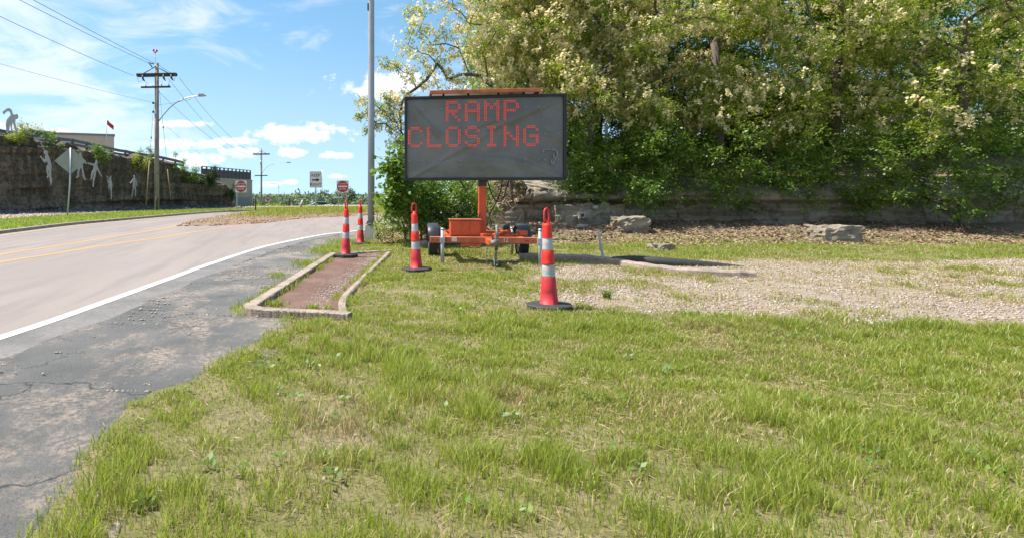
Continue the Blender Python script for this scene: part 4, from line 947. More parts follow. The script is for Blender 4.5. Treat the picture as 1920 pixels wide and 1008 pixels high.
# control box, mast
bx = MB(); bx.box(-0.69, -0.10, -0.60, -0.18, FH+0.065, FH+0.375, bev=0.008); bo = bx.build('control_box', mt['orange'], tl)
MB().box(-0.71, -0.08, -0.62, -0.16, FH+0.377, FH+0.40, bev=0.004).build('lid', mt['orange_faded'], bo)
for x0, x1 in ((-0.66, -0.47), (-0.46, -0.32), (-0.31, -0.12)):
    MB().box(x0, x1, -0.612, -0.602, FH+0.085, FH+0.35).build('door_panel', mt['orange'], bo)
MB().box(-0.075, 0.075, -0.075, 0.075, FH+0.064, 1.72, bev=0.008).build('mast', mt['orange'], tl)
MB().box(-0.085, 0.085, -0.085, 0.085, 1.56, 1.80, bev=0.004).build('mast_collar', mt['dark_metal'], tl)
MB().box(-0.055, 0.055, -0.055, 0.055, 1.80, 3.38).build('inner_mast', mt['dark_metal'], tl)
cb = MB()
for q in ([(0.1, 0.05, 1.72), (0.25, 0.1, 1.30), (0.42, 0.1, 1.28), (0.55, 0.05, 1.68)], [(0.42, 0.08, 1.70), (0.36, 0.1, 1.35), (0.18, 0.12, 1.0), (0.09, 0.09, 0.7)], [(-0.1, 0.1, 1.70), (-0.3, 0.15, 1.5), (-0.45, 0.1, 1.70)]):
    cb.tube([tuple(v) for v in resample(q, 14)], 0.014, 6)
cb.build('cable', mt['black_rubber'], tl)
MB().tube([tuple(v) for v in resample([(-0.07, -0.11, FH+.1), (-0.10, -0.13, FH+.3), (-0.06, -0.12, FH+.5)], 8)], 0.01, 5).build('cable', mt['black_rubber'], tl)
# stabiliser legs
for x, y, t in ((-0.86, -0.885, 0.70), (0.975, -0.885, 0.70), (0.77, 1.05, 0.62), (-0.81, 1.05, 0.62)):
    lg = MB().tube([(x, y, 0.0), (x, y, t)], 0.033, 12).build('stabilizer_leg', mt['white_steel'], tl)
    MB().lathe([(0, 0.0), (0.037, 0.002), (0.037, 0.03), (0, 0.04)], 12, (x, y, t)).build('cap', mt['galv'], lg)
    MB().box(x-0.045, x+0.045, (y-0.04), (y+0.055 if y < 0 else y+0.04), FH-0.05, FH+0.05).build('sleeve', mt['orange_faded'] if y > 0 else mt['galv'], lg)
    MB().box(x-0.05, x+0.05, y-0.05, y+0.05, -0.03, 0.008).build('foot_plate', mt['galv'], lg)
# tongue, coupler and jack
MB().box(-0.04, 0.08, -1.38, -0.835, FH-0.06, FH+0.045, bev=0.006).build('tongue', mt['orange'], tl)
cpl = MB(); cpl.box(-0.025, 0.065, -1.55, -1.385, FH-0.03, FH+0.04, bev=0.012); cpl.lathe([(0, 0), (0.06, 0), (0.065, .05), (0.04, .085), (0, .09)], 14, (0.02, -1.55, FH-0.03)); cpl.build('coupler', mt['dirty_steel'], tl)
MB().tube([(0.02, -1.45, FH+.04), (0.02, -1.40, FH+.10), (0.02, -1.50, FH+.13)], 0.014, 6).build('latch', mt['dark_metal'], tl)
jx, jy = 0.105, -1.30
jk = MB(); jk.tube([(jx-.02, jy, 0.12), (jx, jy, 0.5)], 0.024, 12); jk.tube([(jx, jy, 0.36), (jx+.01, jy, 0.82)], 0.033, 12); jo = jk.build('jack', mt['dirty_steel'], tl)
MB().tube([(jx, jy, 0.80), (jx-.12, jy-.02, 0.82), (jx-.12, jy-.1, 0.83)], 0.011, 6).build('crank', mt['dark_metal'], jo)
MB().box(jx-0.05, jx+0.045, jy-0.05, jy+0.05, FH-0.06, FH+0.05, bev=0.01).build('bracket', mt['dirty_steel'], jo)
MB().lathe([(0.02, -0.03), (0.07, -0.03), (0.085, -0.015), (0.085, 0.015), (0.07, 0.03), (0.02, 0.03)], 20, (0, 0, 0), Matrix.Translation((jx, jy-0.03, 0.088)) @ Matrix.Rotation(R(70), 4, 'Z') @ Matrix.Rotation(R(90), 4, 'Y')).build('jack_wheel', mt['black_rubber'], jo)
MB().box(jx-0.05, jx-0.035, jy-0.07, jy+0.03, 0.08, 0.19).build('wheel_fork', mt['galv'], jo)
ch = MB()
for k in range(13):
    t = k/12; c0 = Vector((-0.06-0.02*math.sin(t*3), -1.32, FH-0.05-t*0.42)); ang = R(90*(k % 2))
    pts_ = [c0+Vector((0.012*math.cos(u)*math.cos(ang), 0.012*math.cos(u)*math.sin(ang), 0.024*math.sin(u))) for u in np.linspace(0, 2*math.pi, 9)]
    ch.tube(pts_, 0.0045, 5, caps=False)
ch.build('safety_chain', mt['dirty_steel'], tl)
# display: dark frame, creased film, lamps
BW, BH, BC, BY = 1.60, 0.865, 2.54, -0.26
cab = MB(); cab.box(-BW, BW, BY+0.0, BY+0.17, BC-BH, BC+BH, bev=0.012); cab.build('display_case', mt['dark_metal'], tl)
bz = MB(); fw = 0.055
for x0, x1, z0, z1 in ((-BW, BW, BC+BH-fw, BC+BH), (-BW, BW, BC-BH, BC-BH+fw), (-BW, -BW+fw, BC-BH+fw+.002, BC+BH-fw-.002), (BW-fw, BW, BC-BH+fw+.002, BC+BH-fw-.002)):
    bz.box(x0, x1, BY-0.075, BY-0.003, z0, z1, bev=0.006)
frm = bz.build('display_frame', simple('black_frame', (0.018, 0.018, 0.02), 0.5), tl)
nxg, nzg = 150, 80
FX, FZ = np.meshgrid(np.linspace(-BW+fw, BW-fw, nxg), np.linspace(-BH+fw, BH-fw, nzg))
ux = FX/(BW-fw); uz = FZ/(BH-fw)
dsp = 0.018*(1-ux**2)*(1-uz**2)
cre = [((-.98, .95), (-.55, -.05), .008), ((-.9, -.95), (.05, .1), .012), ((.0, .15), (.95, .9), .010), ((-.2, .2), (.3, .55), .006), ((.55, -.4), (.98, -.95), .008), ((-.95, .8), (-.7, .0), .008), ((-.1, .55), (.35, .35), .005), ((-.75, .35), (-.5, .1), .005), ((.75, .1), (.95, .0), .005), ((.02, .3), (.05, .0), .006), ((.1, .2), (.55, .5), .005)]
for (a0, b0), (a1, b1), hgt in cre:
    dx, dz = a1-a0, b1-b0; L2 = dx*dx+dz*dz; t = np.clip(((ux-a0)*dx+(uz-b0)*dz)/L2, 0, 1)
    dd = np.hypot((ux-a0-t*dx)*1.9, uz-b0-t*dz); dsp += 2.2*hgt*np.exp(-(dd/0.06)**2)*np.sin(math.pi*np.clip(t*.9+.05, 0, 1))
arc = uz-(-0.98+0.52*(1-ux**2)); dsp += 0.024*smst(arc, 0.05, -0.05)
dsp += 0.026*(fbm(ux*3+3, uz*2.0+1)-.45)+0.003*(fbm(ux*11, uz*7)-.45)
FYv = BY-0.012-np.clip(dsp, -0.008, 0.062)
mesh_np('display_film', np.column_stack([FX.ravel(), FYv.ravel(), (FZ+BC).ravel()]), grid_faces(nxg, nzg), mt['film'], tl, smooth=True)
FONT = {'R': ['11110','10001','10001','11110','10100','10010','10001'], 'A': ['01110','10001','10001','11111','10001','10001','10001'], 'M': ['10001','11011','10101','10001','10001','10001','10001'],
        'P': ['11110','10001','10001','11110','10000','10000','10000'], 'C': ['01110','10001','10000','10000','10000','10001','01110'], 'L': ['10000','10000','10000','10000','10000','10000','11111'],
        'O': ['01110','10001','10001','10001','10001','10001','01110'], 'S': ['01110','10001','10000','01110','00001','10001','01110'], 'I': ['01110','00100','00100','00100','00100','00100','01110'],
        'N': ['10001','10001','11001','10101','10011','10001','10001'], 'G': ['01110','10001','10000','10111','10001','10001','01110']}
FONT['S'] = ['01110','10001','10000','01110','00001','10001','01110']
pitch = 0.381; cell = 0.0605; YL_ = BY-0.076
def char(chv, col, ztop):
    x0 = -BW+0.072+col*pitch; mb = MB(); g = cell/2
    for r_, row in enumerate(FONT[chv]):
        for c_, b in enumerate(row):
            if b == '1':
                for sx in (0, 1):
                    for sz in (0, 1):
                        cx_ = x0+c_*cell+(sx+.5)*g; cz_ = ztop-r_*cell-(sz+.5)*g; rr = g*0.31
                        mb.add([(cx_+rr*math.cos(R(60*k+30)), YL_, cz_+rr*math.sin(R(60*k+30))) for k in range(6)]+[(cx_, YL_-0.006, cz_)], [(k, (k+1) % 6, 6) for k in range(6)])
    o = mb.build('led_letter', mt['led'], tl); o['label'] = 'lit red letter '+chv
for k, c_ in enumerate('RAMP'): char(c_, 2+k, BC+0.755)
for k, c_ in enumerate('CLOSING'): char(c_, k, BC+0.235)
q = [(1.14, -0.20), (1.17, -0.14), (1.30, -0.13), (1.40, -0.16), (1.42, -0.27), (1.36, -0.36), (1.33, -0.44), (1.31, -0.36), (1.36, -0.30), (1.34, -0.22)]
MB().tube([(a, BY-0.068, BC-0.12+b) for a, b in resample(q, 30)], [0.012+0.006*math.sin(k*1.7) for k in range(30)], 5).build('ring_mark', simple('pale_grey_mark', (0.27, 0.26, 0.245), 0.7), tl)  # pale grey loop lying on the film at lower right
rv = MB()
for z in (BC+0.60, BC+0.07, BC-0.46):
    for k in range(8):
        for dx in (0.02, 0.28): rv.lathe([(0.009, 0), (0.006, 0.006), (0, 0.007)], 6, (0, 0, 0), Matrix.Translation((-BW+0.095+k*pitch+dx, BY-0.070, z)) @ Matrix.Rotation(R(90), 4, 'X'))
rv.build('rivets', mt['white_steel'], tl)
sp = MB(); sp.box(-1.06, 1.06, -0.42, 0.75, 3.455, 3.475); spo = sp.build('solar_panel', mt['solar'], tl)
sf = MB()
for x0, x1, y0, y1 in ((-1.09, 1.09, -0.46, -0.40), (-1.09, 1.09, 0.74, 0.80), (-1.09, -1.04, -0.398, 0.738), (1.04, 1.09, -0.398, 0.738)): sf.box(x0, x1, y0, y1, 3.43, 3.50, bev=0.004)
sf.build('panel_frame', mt['orange_faded'], spo)
for x in (-0.8, -0.3, 0.3, 0.8): MB().box(x-.02, x+.02, -0.2, -0.16, BC+BH, 3.455).build('panel_bracket', mt['dark_metal'], tl)

# ------------------------------------------------------------------ channelizer cones
def make_cone():
    r = empty('traffic_cone', (0, 0, 0))
    b = MB(); oc = []
    for (a, c_) in ((.245, .12), (.12, .245), (-.12, .245), (-.245, .12), (-.245, -.12), (-.12, -.245), (.12, -.245), (.245, -.12)): oc.append((a, c_))
    V = [(x, y, 0) for x, y in oc]+[(x, y, .05) for x, y in oc]+[(x*.93, y*.93, .062) for x, y in oc]+[(x*.5, y*.5, .07) for x, y in oc]
    fs = []
    for L_ in range(3):
        for k in range(8): fs.append((L_*8+k, L_*8+(k+1) % 8, L_*8+8+(k+1) % 8, L_*8+8+k))
    fs.append(tuple(range(24, 32))); b.add(V, fs); b.build('rubber_base', mt['black_rubber'], r)
    rad = lambda h: np.interp(h, [0.05, 0.10, 0.39, 0.86, 1.02], [0.112, 0.101, 0.082, 0.060, 0.053])
    def seg(name, h0, h1, mat, dr, lip=0.0):
        pr = [(rad(h0)+dr-.004, h0), (rad(h0)+dr+lip, h0+.003), (rad(h0)+dr+lip, h0+.014), (rad(h0+.02)+dr, h0+.018), (rad((h0+h1)/2)+dr, (h0+h1)/2), (rad(h1)+dr, h1-.006), (rad(h1)+dr-.004, h1)]
        return MB().lathe(pr, 28).build(name, mat, r)
    seg('lower_body', 0.05, 0.39, mt['cone_deep'], 0, 0.006); seg('reflective_band', 0.39, 0.537, mt['cone_band'], -0.004)
    seg('middle_body', 0.537, 0.707, mt['cone_bright'], 0.001); seg('reflective_band', 0.707, 0.857, mt['cone_band'], -0.004); 
    t = MB().lathe([(rad(.86), .857), (rad(.87), .862), (rad(1.0), 1.0), (.05, 1.025), (.035, 1.035), (.033, 1.07), (0, 1.072)], 28).build('upper_body', mt['cone_bright'], r)
    pts_ = [(0.033, 0, 1.03), (0.040, 0, 1.09), (0.040, 0, 1.15), (0.028, 0, 1.195), (0, 0, 1.21), (-0.028, 0, 1.195), (-0.040, 0, 1.15), (-0.040, 0, 1.09), (-0.033, 0, 1.03)]
    MB().tube([tuple(v) for v in resample(pts_, 26)], 0.0135, 8).build('handle', mt['cone_deep'], r)
    return r
cone0 = make_cone()
for k, (px, py, rz, lx_, ly_, lab) in enumerate(((1030, 578, 28, 0, -1.6, 'nearest traffic cone, on grass beside the gravel, in front of the trailer'),
                                           (781, 508, 12, 0, -2.2, 'traffic cone standing on the grass left of the trailer'),
                                           (648, 481, 50, 0, 0.9, 'traffic cone on the back end of the brown kerbed strip'),
                                           (676, 458.5, 100, 0, -0.5, 'farthest traffic cone, next to the light pole foot'))):
    o = cone0 if k == 0 else copy_tree(cone0)
    gz_ = 0.02 if k != 2 else 0.04; zc_ = F*(HC-gz_)/(py-PY0); o.location = ((px-PX0)/F*zc_, zc_, gz_); o.rotation_euler = (R(lx_), R(ly_), R(rz)); o.rotation_mode = 'XYZ'
    M_ = Matrix.Rotation(R(ly_), 4, 'Y') @ Matrix.Rotation(R(rz), 4, 'Z'); o.rotation_euler = M_.to_euler()
    tag(o, lab, 'traffic cone', 'red and white traffic cones')

# ------------------------------------------------------------------ right side: pipes, drain edge, ledge, boulders
g0 = G(1133, 493); 
o = MB().tube([tuple(v) for v in resample([g0-Vector((0, 0, .2)), P(1131, 483, g0.y), P(1126, 460, g0.y), P(1122.5, 431, g0.y)], 10)], 0.024, 10).build('bent_pipe', mt['white_steel']); tag(o, 'bent galvanised pipe sticking out of the grass on the right', 'pipe')
A = P(1137, 330, 22.6); o = empty('steel_post', A, 0, 'grey square steel post among the leaves right of the board', 'post'); pz = HC-(235-PY0)/F*22.6-A.z
MB().box(-0.05, 0.05, -0.03, 0.03, -1.2, pz).build('shaft', mt['galv'], o); MB().box(-0.055, 0.055, -0.035, 0.035, pz, pz+.02).build('cap', mt['galv'], o)
edg = empty('drain_edge', G(1090, 488), 0); tag(edg, 'low pale concrete edge curving through the grass at right', 'kerb'); eo = edg.location.copy()
q = resample([(4.3, 13.25), (5.0, 13.06), (5.52, 12.9), (5.8, 12.5), (5.9, 11.9), (5.98, 11.4), (6.2, 10.9), (6.6, 10.5), (7.3, 10.3)], 40)
V = []; t_ = np.gradient(q, axis=0); t_ /= np.linalg.norm(t_, axis=1)[:, None]
for i_ in range(40):
    nx_, ny_ = t_[i_, 1], -t_[i_, 0]; wv = random.uniform(-.012, .012)
    for a_, z_ in ((-.09, -.05), (-.085, .10), (-.06, .125), (.05, .12), (.08, .09), (.09, -.05)): V.append((q[i_, 0]+nx_*(a_+wv), q[i_, 1]+ny_*(a_+wv), z_+wv))
M_ = MB(); M_.add(V, [(i_*6+k, i_*6+k+1, i_*6+k+7, i_*6+k+6) for i_ in range(39) for k in range(5)]+[tuple(range(6)), tuple(39*6+k for k in range(5, -1, -1))]); M_.build('concrete_edge', mt['kerb'], edg, eo)
q = resample([(5.9, 12.35, .04), (6.2, 12.1, .09), (6.6, 11.85, .08), (7.3, 11.7, .03), (8.2, 11.7, -.08)], 20)
tag(MB().tube([tuple(v) for v in q], 0.10, 12).build('drain_pipe', mt['black_rubber']), 'black drain pipe lying behind the pale concrete edge', 'pipe')
def rock(w, d, h, seed, sub=5, rough=0.12):
    r_ = np.random.default_rng(seed); V = []; fs = []
    n = sub
    # subdivided box pushed about
    idx = {}
    def vert(i, j, k):
        key = (i, j, k)
        if key not in idx:
            x, y, z = (i/n-.5), (j/n-.5), (k/n-.5); p = np.array([x, y, z])
            rr = np.max(np.abs(p))*2; sph = p/np.linalg.norm(p)*.5*rr*1.15; p = p*0.8+sph*0.2
            nz_ = fbm(np.array([p[0]*4+seed*3.1]), np.array([p[1]*4+seed]), np.array([p[2]*4]))[0]-.45
            p = p*(1+rough*2*nz_); idx[key] = len(V); V.append((p[0]*w, p[1]*d, p[2]*h+h/2))
        return idx[key]
    for a in range(n):
        for b in range(n):
            for s_ in (0, n):
                f1 = [vert(a, b, s_), vert(a+1, b, s_), vert(a+1, b+1, s_), vert(a, b+1, s_)]; fs.append(tuple(f1 if s_ else f1[::-1]))
                f2 = [vert(a, s_, b), vert(a+1, s_, b), vert(a+1, s_, b+1), vert(a, s_, b+1)]; fs.append(tuple(f2[::-1] if s_ else f2))
                f3 = [vert(s_, a, b), vert(s_, a+1, b), vert(s_, a+1, b+1), vert(s_, a, b+1)]; fs.append(tuple(f3 if s_ else f3[::-1]))
    m_ = MB(); m_.add(V, fs); return m_
lo_ = Vector((P(1000, 0, 21).x, 21.0, 0.2))
ledge = empty('stone_ledge', lo_, 0, 'grey limestone ledge of large blocks under the bank on the right', 'rock ledge')
for k, (xa, xb, ya, yb, dz) in enumerate(((1034, 1077, 387, 430, 0), (1076, 1127, 384, 432, -.05), (1126, 1158, 386, 430, .06), (1157, 1176, 394, 434, .16))):
    zc = 21.1+dz; w_ = (xb-xa)/F*zc; z0_ = HC-(yb-PY0)/F*zc; z1_ = HC-(ya-PY0)/F*zc
    c = P((xa+xb)/2, 400, zc); b_ = rock(w_*1.08, 0.8, (z1_-z0_)*1.05, k+3, 9, 0.32).build('stone_block', mt['outcrop'], ledge); b_.location = (c.x-lo_.x, zc-0.05-lo_.y, z0_-lo_.z)
nxo, nho = 420, 46
XO, TO = np.meshgrid(np.linspace(6.4, 27, nxo), np.linspace(0, 1, nho))
fade = smst(XO, 6.4, 7.6); HO = TO*(1.95+0.5*(fbm(XO*.5, XO*0+3)-.45))*(.35+.65*fade)
bed_n = np.floor(HO*6.5+1.2*fbm(XO*.35, XO*0+8)); lay = 0.30*(vnoise(bed_n*2.7+.3, XO*.55)-.5)+0.10*(vnoise(bed_n*5.1, XO*2.6)-.5)
lip = 0.42*smst(HO, 1.02, 1.16)*(1-smst(HO, 1.25, 1.95))*(.5+fbm(XO*.8, XO*0+1)); back_ = 1.5*smst(HO, 1.35, 2.2)
jt = 0.10*(np.abs((XO*.95+.25*vnoise(bed_n, XO*0)) % 1-.5) > .46)
YO = 21.2+0.7*(fbm(XO*.22, XO*0+6)-.45)-lay-lip+back_+jt-0.16*(fbm(XO*2.2, HO*3)-.45)
gzo = lawn_h(XO[0], YO[0])
tag(mesh_np('rock_outcrop', np.column_stack([XO.ravel(), YO.ravel(), (0.05+HO).ravel()]), grid_faces(nxo, nho), mt['outcrop']), kind='structure')
# painted mark on a block
pm = P(1092, 406, 20.48); mk = MB()
for x0, x1, z0, z1 in ((-.10, .10, .09, .13), (-.10, -.06, -.07, .09), (.06, .10, -.02, .09), (-.02, .06, -.06, -.02), (-.14, .18, -.36, -.27), (.38, .52, .26, .36)): mk.box(x0+pm.x-lo_.x, x1+pm.x-lo_.x, pm.y-lo_.y-.02, pm.y-lo_.y+.16, pm.z+z0-lo_.z, pm.z+z1-lo_.z)
mk.build('paint_mark', simple('faded_paint_mark', (0.42, 0.40, 0.36), 0.8), ledge)
for k, (px, py, z, w_, h_, m_, lab) in enumerate(((800, 446, 16.0, .42, .3, 'kerb', 'tan boulder at the foot of the bushes left of the trailer'), (1180, 432, 19.5, .9, .5, 'blockstone', 'grey boulder at the right end of the stone ledge'), (1240, 470, 15.0, .5, .28, 'blockstone', 'grey boulder in grass right of the bent pipe'), (1560, 455, 17.5, 1.0, .55, 'blockstone', 'large grey boulder far right below the bank'))):
    p = P(px, py, z); hz_ = float(lawn_h(np.array([p.x]), np.array([z]))[0]); ro = rock(w_, w_*.8, h_, 40+k, 9, 0.45).build('boulder', mt['outcrop'] if m_ == 'blockstone' else mt[m_]); ro.location = (p.x, z, hz_-0.14); tag(ro, lab, 'boulder')

# ------------------------------------------------------------------ vegetation
def rand_dirs(n):
    v = rng.normal(size=(n, 3)); return v/np.linalg.norm(v, axis=1)[:, None]
def leaf_quads(pos, axis, nrm, length, width):
    """diamond leaves: centre pos, long axis, normal"""
    b = np.cross(nrm, axis); b /= np.linalg.norm(b, axis=1)[:, None]+1e-9
    L = np.asarray(length)[:, None]; Wd = np.asarray(width)[:, None]
    V = np.stack([pos-axis*L*.5, pos+b*Wd*.5-axis*L*.05, pos+axis*L*.5, pos-b*Wd*.5-axis*L*.05], 1)
    return V
def quads_obj(name, Vq, mat, parent=None):
    n = len(Vq); return mesh_np(name, Vq.reshape(-1, 3), np.arange(n*4).reshape(n, 4), mat, parent)
def subdivide(cl, m=9, f=.42):
    ci = np.repeat(np.arange(len(cl)), m); d = rand_dirs(len(ci)); d[:, 2] *= .85
    c = cl[ci, :3]+d*(cl[ci, 3]*rng.uniform(.45, 1.05, len(ci)))[:, None]
    return np.column_stack([c, cl[ci, 3]*f*rng.uniform(.7, 1.3, len(ci))])
def sprays(cl, per, size, droop=0.3, k=7, spread=1.0, shell=0.45, aspect=0.5, sub=True):
    """leaf sprays around clump centres; cl (n,4). returns leaf quads"""
    if sub: cl = subdivide(cl); per = per*.72
    cnt = np.maximum(3, (per*(cl[:, 3]/0.6)**2).astype(int)); ci = np.repeat(np.arange(len(cl)), cnt); n = len(ci)
    d = rand_dirs(n); rr = (shell+(1-shell)*rng.random(n)**0.6)*cl[ci, 3]*(0.75+0.5*rng.random(n))
    d[:, 2] *= 0.8
    o = cl[ci, :3]+d*rr[:, None]
    ax = d*0.8+rand_dirs(n)*0.7; ax[:, 2] -= droop; ax /= np.linalg.norm(ax, axis=1)[:, None]
    nr = rand_dirs(n)*0.7+np.array([0, 0, 1.0])
    sd_ = np.cross(ax, nr); sd_ /= np.linalg.norm(sd_, axis=1)[:, None]+1e-9
    out = []
    for j in range(k):
        t = (j//2+1)/(k/2)*size*1.9; sgn = 1 if j % 2 else -1
        if j == k-1: pl_ = ax; off = ax*(t+size*.3)
        else: pl_ = ax*0.5+sd_*sgn*0.85; off = ax*t*0.8+sd_*sgn*size*.5
        p = o+off+rng.normal(0, size*.12, (n, 3)); pl2 = pl_+rng.normal(0, .25, (n, 3)); pl2 /= np.linalg.norm(pl2, axis=1)[:, None]
        n2 = nr+rng.normal(0, .45, (n, 3))
        out.append(leaf_quads(p, pl2, n2, size*rng.uniform(.7, 1.25, n), size*aspect*rng.uniform(.8, 1.2, n)))
    return np.concatenate(out)
def racemes(cl, per, size):
    """drooping flower clusters gathered in puffs round the clumps"""
    cnt = np.maximum(1, (per*.22*(cl[:, 3]/0.6)**2).astype(int)); ci = np.repeat(np.arange(len(cl)), cnt); m = len(ci)
    d = rand_dirs(m); d[:, 2] = d[:, 2]*.8+.15; puff = cl[ci, :3]+d*(cl[ci, 3]*rng.uniform(.7, 1.3, m))[:, None]
    pi = np.repeat(np.arange(m), rng.integers(4, 10, m)); n = len(pi)
    o = puff[pi]+rng.normal(0, .075, (n, 3)); outw = d[pi]
    ax = np.array([0, 0, -1.0])+rng.normal(0, .35, (n, 3)); ax /= np.linalg.norm(ax, axis=1)[:, None]
    out = []
    for j in range(4):
        p = o+ax*(j*size*.5)+rng.normal(0, size*.22, (n, 3)); a2 = rand_dirs(n); n2 = rand_dirs(n)*.7+outw*.7+np.array([-.25, 0, .45]); n2 /= np.linalg.norm(n2, axis=1)[:, None]; s = size*(1.25-.16*j)*rng.uniform(.8, 1.25, n)
        a2 -= n2*(a2*n2).sum(1)[:, None]; a2 /= np.linalg.norm(a2, axis=1)[:, None]+1e-9
        out.append(leaf_quads(p, a2, n2, s, s*.95))
    return np.concatenate(out)
def skeleton(base, trunk, cl, r_tip=0.010, jit=0.12):
    """grow limbs from the trunk polyline to every clump; tapered by how much they carry"""
    nodes = []; par = []
    for i, p in enumerate(trunk): nodes.append(np.array(p, float)); par.append(i-1)
    nt0 = len(nodes)
    order = np.argsort(np.linalg.norm(cl[:, :3]-np.array(trunk[-1]), axis=1))
    tips = []
    for i in order:
        c = cl[i, :3]; N_ = np.array(nodes); dist = np.linalg.norm(N_-c, axis=1)+0.35*np.maximum(0, N_[:, 2]-c[2]+.2)
        dist[0] += 9; b = int(np.argmin(dist)); a = nodes[b]; dlen = np.linalg.norm(c-a); ns_ = max(2, int(dlen/0.35)); prev = b
        for s_ in range(1, ns_+1):
            t = s_/ns_; p = a*(1-t)+c*t; p = p+np.array([0, 0, 0.13*dlen*math.sin(math.pi*t)*.6])+(rng.normal(0, jit*.3, 3) if s_ < ns_ else 0)
            nodes.append(p); par.append(prev); prev = len(nodes)-1
        tips.append(prev)
    load = np.zeros(len(nodes)); 
    for t in tips:
        k = t
        while k >= 0: load[k] += 1; k = par[k]
    rad = r_tip*np.sqrt(np.maximum(load, .6))*1.25
    mb = MB(); kids = {}
    for i, p in enumerate(par): kids.setdefault(p, []).append(i)
    done = set()
    def chain(start, frm):
        pts_ = [nodes[frm]] if frm >= 0 else []; rs = [min(rad[frm], rad[start]*1.25)] if frm >= 0 else []
        k = start; stack = []
        while True:
            pts_.append(nodes[k]); rs.append(rad[k]); ch_ = kids.get(k, [])
            if not ch_: break
            m_ = max(ch_, key=lambda q: load[q])
            for q in ch_:
                if q != m_: stack.append((q, k))
            k = m_
        if len(pts_) > 1: mb.tube(pts_, [float(x) for x in rs], 7 if max(rs) > .05 else 5, caps=False)
        return stack
    st = [(0, -1)]
    while st: a, f_ = st.pop(); st += chain(a, f_)
    return mb
def tree(name, label, trunk, cl, leaf, per, size, cat='tree', blossom=0, bs=0.06, group=None, r_tip=0.011, k=7, droop=.3, aspect=.5, shell=.45, crown='crown'):
    base = Vector(trunk[0]); r = empty(name, base, 0, label, cat, group)
    skeleton(base, trunk, cl, r_tip).build('trunk' if cat == 'tree' else 'stems', mt['bark'], r, base)
    bo = np.array([base.x, base.y, base.z])
    quads_obj(crown, sprays(cl, per, size, droop, k, aspect=aspect, shell=shell)-bo, mt[leaf], r)
    if blossom: quads_obj('blossom', racemes(cl, blossom, bs)-bo, mt['blossom'], r)
    return r
def cl_px(lst):
    """clumps from (photo x, photo y, depth, radius)"""
    o = []
    for px, py, z, r in lst: p = P(px, py, z); o.append((p.x, p.y, p.z, r))
    return np.array(o)
def hh(x, y): return float(lawn_h(np.array([x]), np.array([y]))[0])
def trunk_px(px, z, pts, hb=None):
    b = P(px, 400, z); b.z = (hh(b.x, z) if hb is None else hb)-0.15
    return [tuple(b)]+[tuple(P(a, c, d)) for a, c, d in pts]
# left locust reaching over the board, loose and full of blossom
L1 = [(775, 55, 19.5, .38), (800, 25, 20, .42), (830, 60, 20, .42), (790, 100, 19.5, .38), (765, 85, 19.8, .3), (745, 125, 19.5, .30), (722, 118, 19.6, .20), (770, 140, 19.5, .36), (850, 15, 20.5, .45), (860, 90, 20, .42), (820, 120, 19.5, .42), (800, 150, 19.3, .36), (840, 150, 19.8, .42), (880, 45, 21, .5),
      (905, 100, 20.5, .5), (880, 140, 20, .45), (920, 160, 20, .5), (700, 195, 19.8, .26), (680, 188, 19.8, .22), (722, 182, 19.9, .28), (725, 215, 20, .32), (705, 232, 19.8, .22), (745, 205, 20, .36), (738, 245, 19.8, .24), (760, 180, 20, .36), (672, 215, 19.6, .12), (785, 60, 20.3, .3), (810, 85, 20.6, .38),
      (845, -30, 20.6, .5), (800, -20, 20.4, .36), (900, 10, 21, .5), (880, -50, 21.5, .6), (770, 20, 20.0, .25), (930, 60, 20.5, .5), (690, 245, 19.8, .14), (755, 265, 19.9, .28), (735, 228, 19.9, .3), (750, 222, 20.1, .34), (714, 206, 19.7, .26), (752, 246, 20, .3), (742, 270, 19.8, .22), (752, 288, 19.9, .24), (730, 196, 20, .26), (696, 212, 19.8, .2)]
tree('locust_tree', 'pale blossoming locust tree reaching left over the sky behind the board', trunk_px(960, 21.6, [(955, 300, 21.5), (940, 220, 21.2), (915, 150, 20.8)]), cl_px(L1), 'leaf_locust', 58, 0.078, blossom=72, bs=0.075, group='locust trees in flower on the bank', r_tip=.008)
# the dense flowering mass above and right of the board
def mass(n, x0, x1, y0, y1, z0, z1, r0, r1, seed, cond=None):
    g = np.random.default_rng(seed); o = []
    while len(o) < n:
        px, py, z, r = g.uniform(x0, x1), g.uniform(y0, y1), g.uniform(z0, z1), g.uniform(r0, r1)
        if cond and not cond(px, py): continue
        o.append((px, py, z, r))
    return o
c1 = lambda x, y: x > 880+max(0, 40-y)*0.3 and y < 215
tree('locust_tree', 'dense flowering locust tree straight above the message board', trunk_px(1010, 24.5, [(1008, 300, 24.5), (1000, 200, 24.3), (985, 110, 24)]), cl_px(mass(58, 890, 1080, -90, 200, 21.5, 25.5, .5, .85, 3, c1)), 'leaf_locust', 72, 0.088, blossom=74, bs=0.08, group='locust trees in flower on the bank')
tree('locust_tree', 'flowering locust tree with leaning trunk just right of the board', trunk_px(1095, 21.8, [(1100, 330, 21.8), (1107, 250, 21.8), (1130, 170, 21.9), (1150, 90, 22)]), cl_px(mass(64, 1040, 1215, -110, 215, 20.6, 24.5, .45, .8, 4)), 'leaf_locust', 72, 0.088, blossom=64, bs=0.08, group='locust trees in flower on the bank', r_tip=.014)
tree('locust_tree', 'flowering locust tree standing on the bank right of the steel post', trunk_px(1350, 22.5, [(1352, 300, 22.5), (1345, 200, 22.4), (1340, 80, 22.2)]), cl_px(mass(72, 1215, 1450, -120, 235, 20.4, 25, .5, .85, 5)), 'leaf_locust', 70, 0.09, blossom=48, bs=0.08, group='locust trees in flower on the bank', r_tip=.014)
